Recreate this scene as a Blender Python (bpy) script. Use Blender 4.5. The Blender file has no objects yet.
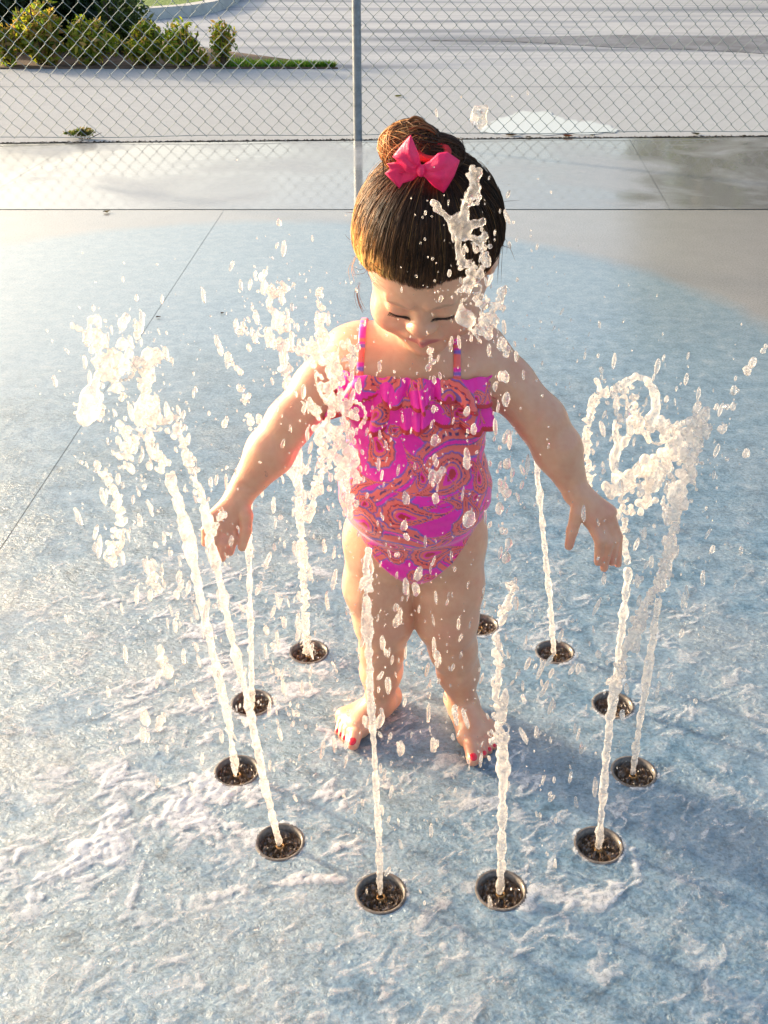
import bpy, bmesh, math, random
import numpy as np
from mathutils import Vector
random.seed(7); rng = np.random.default_rng(7)
R = math.radians
scene = bpy.context.scene
C = scene.collection

# ------------------------------------------------------------------ camera
F_PX, PITCH, CAM_H = 1050.0, R(29.73), 1.13
cam = bpy.data.cameras.new('camera'); camo = bpy.data.objects.new('camera', cam); C.objects.link(camo)
camo.location = (0, 0, CAM_H); camo.rotation_euler = (R(90) - PITCH, 0, 0)
cam.sensor_fit = 'VERTICAL'; cam.sensor_height = 24.0; cam.lens = 24.0 * F_PX / 1024.0
cam.clip_start = 0.02; cam.clip_end = 2000
scene.camera = camo
# ------------------------------------------------------------------ sky, sun, exposure
SUN_AZ, SUN_EL = R(30), R(13.5)          # sun stands behind and to the left of the child
sdir = Vector((-math.cos(SUN_AZ) * math.cos(SUN_EL), math.sin(SUN_AZ) * math.cos(SUN_EL), math.sin(SUN_EL)))
w = bpy.data.worlds.new('World'); scene.world = w; w.use_nodes = True
wn = w.node_tree
sky = wn.nodes.new('ShaderNodeTexSky'); sky.sky_type = 'NISHITA'; sky.sun_disc = False
sky.sun_elevation = SUN_EL; sky.sun_rotation = math.atan2(sdir.x, sdir.y)
sky.air_density = 1.0; sky.dust_density = 6.0; sky.ozone_density = 1.0
wn.links.new(sky.outputs[0], wn.nodes['Background'].inputs[0])
wn.nodes['Background'].inputs[1].default_value = 0.15
sun = bpy.data.lights.new('sun', 'SUN'); suno = bpy.data.objects.new('sun', sun); C.objects.link(suno)
sun.energy = 2.7; sun.angle = R(2.5); sun.color = (1.0, 0.80, 0.56)
suno.rotation_euler = sdir.to_track_quat('Z', 'Y').to_euler()
vs = scene.view_settings
vs.view_transform = 'Standard'; vs.look = 'None'; vs.exposure = 1.62; vs.gamma = 1.0; vs.use_curve_mapping = False

# ------------------------------------------------------------------ helpers
cP, sP = math.cos(PITCH), math.sin(PITCH)
def ray(x, y):
    u = (x - 384) / F_PX; v = (512 - y) / F_PX
    return np.array([u, cP + v * sP, v * cP - sP])
def G(x, y, z=0.0):                      # spot on the ground seen at a pixel
    r = ray(x, y); return r * ((z - CAM_H) / r[2]) + np.array([0, 0, CAM_H])
def W(x, y, Y):                          # spot at distance Y seen at a pixel
    r = ray(x, y); return r * (Y / r[1]) + np.array([0, 0, CAM_H])

def tag(o, label=None, cat=None, group=None, kind=None):
    if label: o['label'] = label
    if cat: o['category'] = cat
    if group: o['group'] = group
    if kind: o['kind'] = kind
    return o
def empty(name, loc=(0, 0, 0), label=None, cat=None, group=None):
    o = bpy.data.objects.new(name, None); o.empty_display_size = 0.05; C.objects.link(o)
    o.location = Vector([float(a) for a in loc]); return tag(o, label, cat, group)
def mesh_obj(name, V, Fc, mat=None, parent=None, smooth=True, col=None):
    """V (n,3) float, Fc (m,k) int or list of lists; world coordinates, re-based to the parent"""
    V = np.asarray(V, dtype=np.float64)
    if parent is not None: V = V - np.array(parent.location)
    me = bpy.data.meshes.new(name)
    if isinstance(Fc, np.ndarray):
        n, k = Fc.shape
        me.vertices.add(len(V)); me.vertices.foreach_set('co', V.astype(np.float32).ravel())
        me.loops.add(n * k); me.loops.foreach_set('vertex_index', Fc.astype(np.int32).ravel())
        me.polygons.add(n); me.polygons.foreach_set('loop_start', np.arange(0, n * k, k, dtype=np.int32))
        me.update(calc_edges=True)
    else:
        me.from_pydata([tuple(map(float, v)) for v in V], [], [list(map(int, f)) for f in Fc]); me.update()
    me.polygons.foreach_set('use_smooth', [smooth] * len(me.polygons))
    if col is not None:
        a = me.color_attributes.new('Col', 'FLOAT_COLOR', 'POINT')
        c4 = np.ones((len(V), 4), dtype=np.float32); c4[:, :3] = col
        a.data.foreach_set('color', c4.ravel())
    me.validate()
    o = bpy.data.objects.new(name, me); C.objects.link(o)
    if mat: me.materials.append(mat)
    if parent is not None: o.parent = parent
    return o
class MB:                                # plain polygon collector
    def __init__(s): s.V = []; s.F = []; s.K = []
    def add(s, V, Fc, col=None):
        n = len(s.V); s.V += [tuple(v) for v in V]; s.F += [[a + n for a in f] for f in Fc]
        s.K += [col if col is not None else (1, 1, 1)] * len(V)
    def box(s, lo, hi, col=None):
        x0, y0, z0 = lo; x1, y1, z1 = hi
        s.add([(x0,y0,z0),(x1,y0,z0),(x1,y1,z0),(x0,y1,z0),(x0,y0,z1),(x1,y0,z1),(x1,y1,z1),(x0,y1,z1)],
              [(0,3,2,1),(4,5,6,7),(0,1,5,4),(1,2,6,5),(2,3,7,6),(3,0,4,7)], col)
    def tube(s, P, rad, n=6, col=None, cap=True):
        P = [np.array(p, float) for p in P]; m = len(P)
        if not hasattr(rad, '__len__'): rad = [rad] * m
        V = []; ref = None
        for i in range(m):
            d = P[min(i + 1, m - 1)] - P[max(i - 1, 0)]; d /= (np.linalg.norm(d) + 1e-12)
            if ref is None: ref = np.array([0, 0, 1.0]) if abs(d[2]) < .9 else np.array([1.0, 0, 0])
            a = ref - d * ref.dot(d); a /= (np.linalg.norm(a) + 1e-12); b = np.cross(d, a); ref = a
            for k in range(n):
                t = 2 * math.pi * k / n; V.append(P[i] + rad[i] * (math.cos(t) * a + math.sin(t) * b))
        Fc = [(i*n+k, i*n+(k+1) % n, (i+1)*n+(k+1) % n, (i+1)*n+k) for i in range(m - 1) for k in range(n)]
        if cap: Fc += [tuple(range(n))[::-1], tuple(range((m-1)*n, m*n))]
        s.add(V, Fc, col)
    def lathe(s, prof, c=(0, 0, 0), n=32, closed=False):
        V = [(c[0]+r*math.cos(2*math.pi*k/n), c[1]+r*math.sin(2*math.pi*k/n), c[2]+z) for r, z in prof for k in range(n)]
        m = len(prof)
        Fc = [(i*n+k, i*n+(k+1) % n, ((i+1) % m)*n+(k+1) % n, ((i+1) % m)*n+k) for i in range(m if closed else m-1) for k in range(n)]
        s.add(V, Fc)
    def build(s, name, mat, parent=None, smooth=False, col=False):
        return mesh_obj(name, np.array(s.V), s.F, mat, parent, smooth, np.array(s.K) if col else None)

# value noise on numpy arrays
def vnoise(P, scale, seed=0):
    P = np.asarray(P, float) / scale; i = np.floor(P).astype(np.int64); f = P - i; f = f * f * (3 - 2 * f)
    def hsh(a, b, c):
        n = (a * 374761393 + b * 668265263 + c * 2147483647 + seed * 1274126177) & 0xffffffff
        n = ((n ^ (n >> 13)) * 1274126177) & 0xffffffff
        return ((n ^ (n >> 16)) & 0xffff) / 65535.0
    r = 0
    for dx in (0, 1):
        for dy in (0, 1):
            for dz in (0, 1):
                wgt = (f[..., 0] if dx else 1-f[..., 0]) * (f[..., 1] if dy else 1-f[..., 1]) * (f[..., 2] if dz else 1-f[..., 2])
                r = r + wgt * hsh(i[..., 0]+dx, i[..., 1]+dy, i[..., 2]+dz)
    return r * 2 - 1

# ------------------------------------------------------------------ distance-field modelling (one continuous skin)
def smin(a, b, k):
    h = np.maximum(k - np.abs(a - b), 0) / k
    return np.minimum(a, b) - h * h * k * 0.25
class Field:
    def __init__(s, lo, hi, h):
        s.lo = np.array(lo, float); s.h = h
        s.n = np.ceil((np.array(hi) - s.lo) / h).astype(int) + 1
        s.D = np.full(s.n, 1.0, dtype=np.float32)
        s.ax = [(s.lo[i] + h * np.arange(s.n[i])).astype(np.float32) for i in range(3)]
    def new(s):
        o = Field.__new__(Field); o.lo = s.lo; o.h = s.h; o.n = s.n; o.ax = s.ax
        o.D = np.full(s.n, 1.0, dtype=np.float32); return o
    def region(s, lo, hi):
        a = np.clip(np.floor((np.array(lo) - s.lo) / s.h).astype(int), 0, s.n)
        b = np.clip(np.ceil((np.array(hi) - s.lo) / s.h).astype(int) + 1, 0, s.n)
        if np.any(b <= a): return None, None
        sl = tuple(slice(a[i], b[i]) for i in range(3))
        return sl, (s.ax[0][sl[0]][:, None, None], s.ax[1][sl[1]][None, :, None], s.ax[2][sl[2]][None, None, :])
    def put(s, sl, d, k, sub=False):
        if sub: s.D[sl] = -smin(-s.D[sl], d, k)
        else: s.D[sl] = smin(s.D[sl], d, k)
    def cone(s, a, b, ra, rb, k=0.01, flat=None, sub=False):          # tapered capsule
        a = np.array(a, float); b = np.array(b, float); m = max(ra, rb) + k + 0.012
        sl, g = s.region(np.minimum(a, b) - m, np.maximum(a, b) + m)
        if sl is None: return
        ab = b - a; L2 = ab.dot(ab) + 1e-12
        px, py, pz = g[0]-a[0], g[1]-a[1], g[2]-a[2]
        t = np.clip((px*ab[0] + py*ab[1] + pz*ab[2]) / L2, 0, 1)
        d = np.sqrt((px-t*ab[0])**2 + (py-t*ab[1])**2 + (pz-t*ab[2])**2) - (ra + (rb-ra)*t)
        s.put(sl, d.astype(np.float32), k, sub)
    def ell(s, c, r, k=0.01, B=None, sub=False):                      # ellipsoid, B rows = local axes in world
        c = np.array(c, float); r = np.array(r, float)
        m = (r.max() if B is not None else r) + k + 0.012
        sl, g = s.region(c - m, c + m)
        if sl is None: return
        x, y, z = g[0]-c[0], g[1]-c[1], g[2]-c[2]
        if B is not None:
            x, y, z = [x*B[i][0] + y*B[i][1] + z*B[i][2] for i in range(3)]
        k0 = np.sqrt((x/r[0])**2 + (y/r[1])**2 + (z/r[2])**2)
        k1 = np.sqrt((x/r[0]**2)**2 + (y/r[1]**2)**2 + (z/r[2]**2)**2) + 1e-9
        d = np.where(k0 < 1e-4, -r.min(), k0 * (k0 - 1) / k1)
        s.put(sl, d.astype(np.float32), k, sub)
    def chain(s, P, rad, k=0.008):
        for i in range(len(P) - 1): s.cone(P[i], P[i+1], rad[i], rad[i+1], k)
    def sample(s, P):
        P = np.asarray(P, float); q = (P - s.lo) / s.h; q = np.clip(q, 0, np.array(s.n) - 1.001)
        i = q.astype(int); f = q - i; r = 0
        for dx in (0, 1):
            for dy in (0, 1):
                for dz in (0, 1):
                    wgt = (f[..., 0] if dx else 1-f[..., 0]) * (f[..., 1] if dy else 1-f[..., 1]) * (f[..., 2] if dz else 1-f[..., 2])
                    r = r + wgt * s.D[i[..., 0]+dx, i[..., 1]+dy, i[..., 2]+dz]
        return r
    def grad(s, P):
        e = s.h; o = np.zeros(np.shape(P))
        for a in range(3):
            d = np.zeros(3); d[a] = e; o[..., a] = s.sample(P + d) - s.sample(P - d)
        return o / (np.linalg.norm(o, axis=-1, keepdims=True) + 1e-9)
    def hit(s, x, y, t0=0.8, off=0.0):                                # first surface point behind a pixel
        r = ray(x, y); r = r / np.linalg.norm(r); p0 = np.array([0, 0, CAM_H]); t = t0
        while t < 2.2:
            P = p0 + r * t
            if np.all(P > s.lo) and np.all(P < s.lo + s.h * (np.array(s.n)-1)) and s.sample(P) < off: break
            t += 0.0008
        return p0 + r * t
    def mesh(s):                                                      # naive surface nets
        D = s.D; n = s.n; neg = D < 0
        c = [(i, j, k) for i in (0, 1) for j in (0, 1) for k in (0, 1)]
        cnt = np.zeros(tuple(n - 1), np.int8)
        for i, j, k in c: cnt += neg[i:n[0]-1+i, j:n[1]-1+j, k:n[2]-1+k]
        act = (cnt > 0) & (cnt < 8); I = np.array(np.nonzero(act)).T
        idx = np.full(act.shape, -1, np.int32); idx[act] = np.arange(len(I))
        acc = np.zeros((len(I), 3)); num = np.zeros(len(I))
        for a in range(3):
            for u in (0, 1):
                for v in (0, 1):
                    o0 = [0, 0, 0]; oth = [q for q in range(3) if q != a]; o0[oth[0]] = u; o0[oth[1]] = v
                    o1 = list(o0); o1[a] = 1
                    d0 = D[I[:, 0]+o0[0], I[:, 1]+o0[1], I[:, 2]+o0[2]]; d1 = D[I[:, 0]+o1[0], I[:, 1]+o1[1], I[:, 2]+o1[2]]
                    m = (d0 < 0) != (d1 < 0); t = np.where(m, d0 / np.where(m, d0 - d1, 1), 0)
                    p = np.tile(np.array(o0, float), (len(I), 1)); p[:, a] = t
                    acc[m] += p[m]; num[m] += 1
        V = s.lo + s.h * (I + acc / num[:, None])
        Q = []
        for a in range(3):
            b_, c_ = (a + 1) % 3, (a + 2) % 3
            s0 = [slice(1, n[q]-1) for q in range(3)]; s0[a] = slice(0, n[a]-1); s1 = list(s0); s1[a] = slice(1, n[a])
            A0 = neg[tuple(s0)]; A1 = neg[tuple(s1)]; ch = A0 != A1
            e = np.array(np.nonzero(ch)).T; base = np.array([1, 1, 1]); base[a] = 0; e = e + base
            inside = neg[e[:, 0], e[:, 1], e[:, 2]]
            def cell(db, dc):
                q = e.copy(); q[:, b_] -= db; q[:, c_] -= dc; return idx[q[:, 0], q[:, 1], q[:, 2]]
            q = np.stack([cell(1, 1), cell(0, 1), cell(0, 0), cell(1, 0)], 1)
            q[~inside] = q[~inside][:, ::-1]; Q.append(q)
        return V, np.concatenate(Q)

# ------------------------------------------------------------------ materials
def mat(name):
    m = bpy.data.materials.new(name); m.use_nodes = True
    nt = m.node_tree; b = nt.nodes['Principled BSDF']; return m, nt, b
def nd(nt, t, **kw):
    n = nt.nodes.new(t)
    for k, v in kw.items():
        if k.startswith('i_'): n.inputs[k[2:].replace('_', ' ')].default_value = v
        else: setattr(n, k, v)
    return n
def ramp(nt, src, stops):
    r = nt.nodes.new('ShaderNodeValToRGB'); nt.links.new(src, r.inputs[0]); el = r.color_ramp.elements
    while len(el) < len(stops): el.new(0.5)
    for e, (p, c) in zip(el, stops): e.position = p; e.color = (*c, 1) if len(c) == 3 else c
    return r.outputs[0]
def noise(nt, scale, detail=4, rough=0.55, dist=0.0, vec=None):
    n = nd(nt, 'ShaderNodeTexNoise'); n.inputs['Scale'].default_value = scale; n.inputs['Detail'].default_value = detail
    n.inputs['Roughness'].default_value = rough; n.inputs['Distortion'].default_value = dist
    if vec is not None: nt.links.new(vec, n.inputs['Vector'])
    return n.outputs['Fac']
def math_(nt, op, a, b=None, c=None, clamp=False):
    n = nd(nt, 'ShaderNodeMath', operation=op, use_clamp=clamp)
    for i, v in enumerate((a, b, c)):
        if v is None: continue
        if hasattr(v, 'is_linked') or hasattr(v, 'links'): nt.links.new(v, n.inputs[i])
        else: n.inputs[i].default_value = v
    return n.outputs[0]
def mixc(nt, fac, a, b, blend='MIX'):
    n = nd(nt, 'ShaderNodeMix', data_type='RGBA', blend_type=blend)
    for s_, v in ((n.inputs[0], fac), (n.inputs[6], a), (n.inputs[7], b)):
        if hasattr(v, 'links'): nt.links.new(v, s_)
        elif isinstance(v, (int, float)): s_.default_value = v
        else: s_.default_value = (*v, 1)
    return n.outputs[2]
def bump(nt, hgt, strength, dist, normal=None):
    n = nd(nt, 'ShaderNodeBump'); n.inputs['Strength'].default_value = strength; n.inputs['Distance'].default_value = dist
    nt.links.new(hgt, n.inputs['Height'])
    if normal is not None: nt.links.new(normal, n.inputs['Normal'])
    return n.outputs[0]
def simple(name, colr, rough=0.6, metal=0.0, var=0.0, scale=40, coat=0.0, trans=0.0):
    m, nt, b = mat(name)
    if var:
        geo = nd(nt, 'ShaderNodeTexCoord').outputs['Object']
        f = noise(nt, scale, 5, 0.6, 0, geo)
        lo = tuple(max(c * (1 - var), 0) for c in colr); hi = tuple(min(c * (1 + var), 1) for c in colr)
        nt.links.new(ramp(nt, f, [(0.3, lo), (0.7, hi)]), b.inputs['Base Color'])
        nt.links.new(bump(nt, f, 0.25, 0.004), b.inputs['Normal'])
    else: b.inputs['Base Color'].default_value = (*colr, 1)
    b.inputs['Roughness'].default_value = rough; b.inputs['Metallic'].default_value = metal
    b.inputs['Coat Weight'].default_value = coat; b.inputs['Coat Roughness'].default_value = 0.1
    return m
def vcol(name, rough=0.5, sss=0.0, coat=0.0, coatr=0.2, spec=0.5, bumps=None, sheen=0.0):
    m, nt, b = mat(name)
    a = nd(nt, 'ShaderNodeVertexColor', layer_name='Col')
    nt.links.new(a.outputs[0], b.inputs['Base Color'])
    b.inputs['Roughness'].default_value = rough; b.inputs['Subsurface Weight'].default_value = sss
    b.inputs['Subsurface Radius'].default_value = (1.0, 0.35, 0.2); b.inputs['Subsurface Scale'].default_value = 0.012
    b.inputs['Coat Weight'].default_value = coat; b.inputs['Coat Roughness'].default_value = coatr
    b.inputs['Specular IOR Level'].default_value = spec; b.inputs['Sheen Weight'].default_value = sheen
    if bumps:
        geo = nd(nt, 'ShaderNodeTexCoord').outputs['Object']
        nt.links.new(bump(nt, noise(nt, bumps[0], 3, 0.6, 0, geo), bumps[1], 0.001), b.inputs['Normal'])
    return m
M_skin = vcol('skin', 0.45, 0.40, 0.40, 0.25, 0.5, (260, 0.30))
M_suit = vcol('swimsuit_fabric', 0.5, 0.0, 0.25, 0.2, 0.4, (900, 0.25), 0.3)
M_hair = vcol('hair', 0.5, 0.0, 0.0, 0.1, 0.3)
M_leaf = vcol('leaf', 0.55, 0.0)
_nt = M_leaf.node_tree; _tr = nd(_nt, 'ShaderNodeBsdfTranslucent'); _mx = nd(_nt, 'ShaderNodeMixShader'); _mx.inputs[0].default_value = 0.45
_vc = [n for n in _nt.nodes if n.type == 'VERTEX_COLOR'][0]; _nt.links.new(mixc(_nt, 1.0, _vc.outputs[0], (1.6, 1.7, 0.9), 'MULTIPLY'), _tr.inputs[0])
_nt.links.new(_nt.nodes['Principled BSDF'].outputs[0], _mx.inputs[1]); _nt.links.new(_tr.outputs[0], _mx.inputs[2]); _nt.links.new(_mx.outputs[0], _nt.nodes['Material Output'].inputs[0])
M_ribbon = simple('ribbon_satin', (0.98, 0.016, 0.12), 0.45, 0, 0.10, 300)
M_polish = simple('nail_polish', (0.75, 0.01, 0.03), 0.15, coat=1.0)
M_tie = simple('elastic_tie', (0.55, 0.01, 0.02), 0.6)
M_galv = simple('galvanised_steel', (0.22, 0.25, 0.28), 0.5, 0.4, 0.25, 30)
M_wire = simple('fence_wire', (0.26, 0.31, 0.31), 0.6, 0.15, 0.2, 8)
M_bark = simple('bark', (0.10, 0.07, 0.05), 0.9, 0, 0.4, 12)
M_lash = simple('eyelash_hair', (0.04, 0.02, 0.014), 0.7)
M_eye = simple('eye_wet', (0.05, 0.025, 0.012), 0.08, coat=1.0)

def water_mat(name, milk, rough, tint=(1.0, 0.95, 0.91), bs=0.5):
    m, nt, b = mat(name); nt.nodes.remove(b); out = nt.nodes['Material Output']
    geo = nd(nt, 'ShaderNodeTexCoord').outputs['Object']
    gl = nd(nt, 'ShaderNodeBsdfGlass'); gl.inputs['IOR'].default_value = 1.33; gl.inputs['Roughness'].default_value = rough
    gl.inputs['Color'].default_value = (1, 0.985, 0.97, 1)
    bn = bump(nt, noise(nt, 260, 3, 0.6, 0.5, geo), bs, 0.002); nt.links.new(bn, gl.inputs['Normal'])
    df = nd(nt, 'ShaderNodeBsdfDiffuse'); df.inputs[0].default_value = (*tint, 1)
    tr = nd(nt, 'ShaderNodeBsdfTranslucent'); tr.inputs[0].default_value = (*tint, 1)
    for q in (df, tr): nt.links.new(bn, q.inputs['Normal'])
    m1 = nd(nt, 'ShaderNodeMixShader'); m1.inputs[0].default_value = 0.5
    nt.links.new(df.outputs[0], m1.inputs[1]); nt.links.new(tr.outputs[0], m1.inputs[2])
    m2 = nd(nt, 'ShaderNodeMixShader')
    f = ramp(nt, noise(nt, 75, 3, 0.6, 0.4, geo), [(0.38, (milk*0.35,)*3), (0.62, (min(milk*1.45, 1),)*3)])
    nt.links.new(f, m2.inputs[0])
    tp = nd(nt, 'ShaderNodeBsdfTransparent'); mg = nd(nt, 'ShaderNodeMixShader'); mg.inputs[0].default_value = 0.42
    nt.links.new(gl.outputs[0], mg.inputs[1]); nt.links.new(tp.outputs[0], mg.inputs[2])
    nt.links.new(mg.outputs[0], m2.inputs[1]); nt.links.new(m1.outputs[0], m2.inputs[2])
    nt.links.new(m2.outputs[0], out.inputs[0]); return m
M_jet = water_mat('aerated_water', 0.42, 0.04, (.96, .90, .84))
M_drop = water_mat('clear_water_drops', 0.22, 0.0, (1, .93, .87), bs=0.2)
M_foam = water_mat('thin_splash_water', 0.50, 0.10)

# ================================================================== SETTING
NOZ = [(381,893),(501,890),(599,845),(634,772),(613,705),(555,652),(480,625),(309,652),(252,703),(237,771),(280,842)]
NZ = [G(*p) for p in NOZ]
RING = np.array([0.080, 1.263])
# the ground: one dark bedding sheet to the horizon
def sheet(name, pts, z, m, kind='structure'):
    o = mesh_obj(name, np.array([(x, y, z) for x, y in pts]), [list(range(len(pts)))], m, None, False)
    if kind: o['kind'] = kind
    return o
def ground_material():
    m, nt, b = mat('dry_grassland')
    geo = nd(nt, 'ShaderNodeNewGeometry').outputs['Position']
    f = noise(nt, 0.7, 8, 0.7, 0, geo)
    nt.links.new(ramp(nt, f, [(0.3, (0.06, 0.09, 0.025)), (0.7, (0.13, 0.17, 0.05))]), b.inputs['Base Color'])
    b.inputs['Roughness'].default_value = 0.95; return m
sheet('ground', [(-900, -900), (900, -900), (900, 900), (-900, 900)], -0.16, ground_material())

def circle_fit(P):
    P = np.array(P); A = np.c_[2*P, np.ones(len(P))]; s_ = np.linalg.lstsq(A, (P**2).sum(1), rcond=None)[0]
    return s_[:2], math.sqrt(s_[2] + s_[0]**2 + s_[1]**2)
PAINT_C, PAINT_R = circle_fit([G(*q)[:2] for q in ((0, 240), (150, 232), (300, 226), (480, 232), (600, 255), (700, 290), (768, 333))])

def concrete_material(name, pad=False, mirror=0.0):
    m, nt, b = mat(name)
    pos = nd(nt, 'ShaderNodeNewGeometry').outputs['Position']
    sp = nd(nt, 'ShaderNodeSeparateXYZ'); nt.links.new(pos, sp.inputs[0]); X, Y = sp.outputs[0], sp.outputs[1]
    big = noise(nt, 0.9, 6, 0.6, 0.3, pos); mid = noise(nt, 9, 6, 0.65, 0.2, pos); fine = noise(nt, 160, 4, 0.7, 0, pos)
    conc = mixc(nt, mid, (0.28, 0.31, 0.345), (0.41, 0.44, 0.48))
    conc = mixc(nt, math_(nt, 'MULTIPLY', big, 0.4), conc, (0.24, 0.25, 0.26))
    grit = ramp(nt, fine, [(0.36, (0.62,)*3), (0.55, (1, 1, 1))])
    colr = conc
    if pad:
        conc = mixc(nt, 1.0, conc, (0.98, 0.89, 0.78), 'MULTIPLY')
        dx = math_(nt, 'SUBTRACT', X, float(PAINT_C[0])); dy = math_(nt, 'SUBTRACT', Y, float(PAINT_C[1]))
        rr = math_(nt, 'SQRT', math_(nt, 'ADD', math_(nt, 'MULTIPLY', dx, dx), math_(nt, 'MULTIPLY', dy, dy)))
        edge = math_(nt, 'ADD', math_(nt, 'SUBTRACT', PAINT_R, rr), math_(nt, 'MULTIPLY', math_(nt, 'SUBTRACT', mid, 0.5), 0.10))
        inside = math_(nt, 'MULTIPLY_ADD', edge, 9.0, 0.5, clamp=True)
        inside = math_(nt, 'MAXIMUM', inside, math_(nt, 'LESS_THAN', Y, float(PAINT_C[1]) + .05))
        marb = noise(nt, 24, 9, 0.74, 0.5, pos)
        blue = ramp(nt, marb, [(0.32, (0.035, 0.085, 0.135)), (0.43, (0.09, 0.18, 0.26)), (0.54, (0.165, 0.27, 0.355)), (0.68, (0.30, 0.38, 0.44))])
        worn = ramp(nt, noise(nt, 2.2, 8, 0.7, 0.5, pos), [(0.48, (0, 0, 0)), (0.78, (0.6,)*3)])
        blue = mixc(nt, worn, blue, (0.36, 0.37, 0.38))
        dry = ramp(nt, marb, [(0.3, (0.17, 0.25, 0.30)), (0.5, (0.235, 0.32, 0.37)), (0.75, (0.34, 0.40, 0.43))])  # paler far blue: drier pad plus grazing sky glare painted in
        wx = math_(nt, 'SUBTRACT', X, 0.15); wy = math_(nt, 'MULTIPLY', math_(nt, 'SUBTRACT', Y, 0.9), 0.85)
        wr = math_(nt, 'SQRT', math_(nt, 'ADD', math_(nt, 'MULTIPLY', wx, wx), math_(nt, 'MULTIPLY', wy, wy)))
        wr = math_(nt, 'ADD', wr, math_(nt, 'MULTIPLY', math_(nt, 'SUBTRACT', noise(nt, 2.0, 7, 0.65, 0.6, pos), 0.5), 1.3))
        dry_glare = math_(nt, 'MULTIPLY_ADD', wr, 0.75, -0.75, clamp=True)
        blue = mixc(nt, dry_glare, blue, dry)
        colr = mixc(nt, inside, conc, blue)
    colr = mixc(nt, 1.0, colr, grit, 'MULTIPLY')
    nt.links.new(colr, b.inputs['Base Color'])
    # film of water: ripples are stronger by the jets
    dx = math_(nt, 'SUBTRACT', X, float(RING[0]) - 0.06); dy = math_(nt, 'SUBTRACT', Y, float(RING[1]))
    rr = math_(nt, 'SQRT', math_(nt, 'ADD', math_(nt, 'MULTIPLY', dx, dx), math_(nt, 'MULTIPLY', dy, dy)))
    near = math_(nt, 'SUBTRACT', 1.0, math_(nt, 'DIVIDE', rr, 1.9), clamp=True) if pad else None
    map_ = nd(nt, 'ShaderNodeMapping'); map_.inputs['Rotation'].default_value = (0, 0, 0.7); map_.inputs['Scale'].default_value = (1, 1.7, 1)
    nt.links.new(pos, map_.inputs[0])
    rip = noise(nt, 60, 6, 0.68, 0.7, map_.outputs[0])
    base_n = bump(nt, math_(nt, 'ADD', fine, math_(nt, 'MULTIPLY', mid, 2.0)), 0.35, 0.002)
    if pad:
        h = math_(nt, 'MULTIPLY', rip, math_(nt, 'MULTIPLY_ADD', near, 1.0, 0.04))
        h = math_(nt, 'MULTIPLY', h, ramp(nt, noise(nt, 7, 4, 0.6, 0.4, pos), [(0.35, (0.3,)*3), (0.65, (1.1,)*3)]))
        coat_n = bump(nt, h, 1.0, 0.012)
        nt.links.new(coat_n, b.inputs['Coat Normal'])
        nt.links.new(bump(nt, h, 0.6, 0.008, base_n), b.inputs['Normal'])
        b.inputs['Coat Weight'].default_value = 1.0; b.inputs['Coat Roughness'].default_value = 0.16
        b.inputs['Coat IOR'].default_value = 1.45
        b.inputs['Roughness'].default_value = 0.55
    else:
        nt.links.new(base_n, b.inputs['Normal']); b.inputs['Roughness'].default_value = 0.8
        if mirror:
            wet = ramp(nt, noise(nt, 1.4, 6, 0.6, 0.6, pos), [(0.34, (0.25,)*3), (0.52, (1, 1, 1))])
            colr2 = mixc(nt, math_(nt, 'MULTIPLY', wet, 0.72), colr, (0.12, 0.12, 0.115)); nt.links.new(colr2, b.inputs['Base Color'])
            wl = mixc(nt, wet, (0.3,)*3, (mirror,)*3)
            nt.links.new(wl, b.inputs['Coat Weight'])
            cr = math_(nt, 'MULTIPLY_ADD', wet, -0.16, 0.24)
            nt.links.new(cr, b.inputs['Coat Roughness']); b.inputs['Coat IOR'].default_value = 3.2
            nt.links.new(bump(nt, noise(nt, 5, 3, 0.5, 0, pos), 0.10, 0.002), b.inputs['Coat Normal'])
    return m
# splash pad slab with a real hole for every nozzle, split by two joints
HOLE = 0.0315
def pad_slab():
    bm = bmesh.new(); es = []
    def loop(P):
        v = [bm.verts.new((float(x), float(y), 0)) for x, y in P]
        for i in range(len(v)): es.append(bm.edges.new((v[i], v[(i+1) % len(v)])))
    loop([(PADX, -3), (9, -3), (9, JY), (JX2, JY)])
    for c in NZ: loop([(c[0]+HOLE*math.cos(t), c[1]+HOLE*math.sin(t)) for t in np.linspace(0, 2*math.pi, 29)[:-1]])
    bmesh.ops.triangle_fill(bm, use_beauty=True, edges=es)
    for f in bm.faces:
        if f.normal.z < 0: f.normal_flip()
    me = bpy.data.meshes.new('splash_pad'); bm.to_mesh(me); bm.free()
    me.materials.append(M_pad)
    o = bpy.data.objects.new('splash_pad', me); C.objects.link(o); o['kind'] = 'structure'
JY = float(G(384, 210)[1])                  # joint in front of the wet slab
j0, j1 = G(0, 550), G(190, 262)             # long joint running away on the left
sl_ = (j1[0]-j0[0]) / (j1[1]-j0[1])
PADX = float(j0[0] + sl_*(-3 - j0[1])); JX2 = float(j0[0] + sl_*(JY - j0[1]))
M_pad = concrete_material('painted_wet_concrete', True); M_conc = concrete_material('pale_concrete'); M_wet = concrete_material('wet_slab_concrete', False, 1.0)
M_joint = simple('joint_filler', (0.11, 0.15, 0.19), 0.9, 0, 0.4, 60)
sheet('bedding', [(-40, -6), (40, -6), (40, 60), (-40, 60)], -0.03, M_joint)
sheet('joint', [(-12, JY - .05), (12, JY - .05), (12, JY + .06), (-12, JY + .06)], -0.006, M_joint)
sheet('joint', [(PADX - .03, -3), (PADX + .03, -3), (JX2 + .03, JY - .06), (JX2 - .03, JY - .06)], -0.0035, M_joint)
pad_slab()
g = 0.0018
sheet('splash_pad', [(-9, -3), (PADX - g, -3), (JX2 - g, JY), (-9, JY)], 0.0, M_pad)
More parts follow.
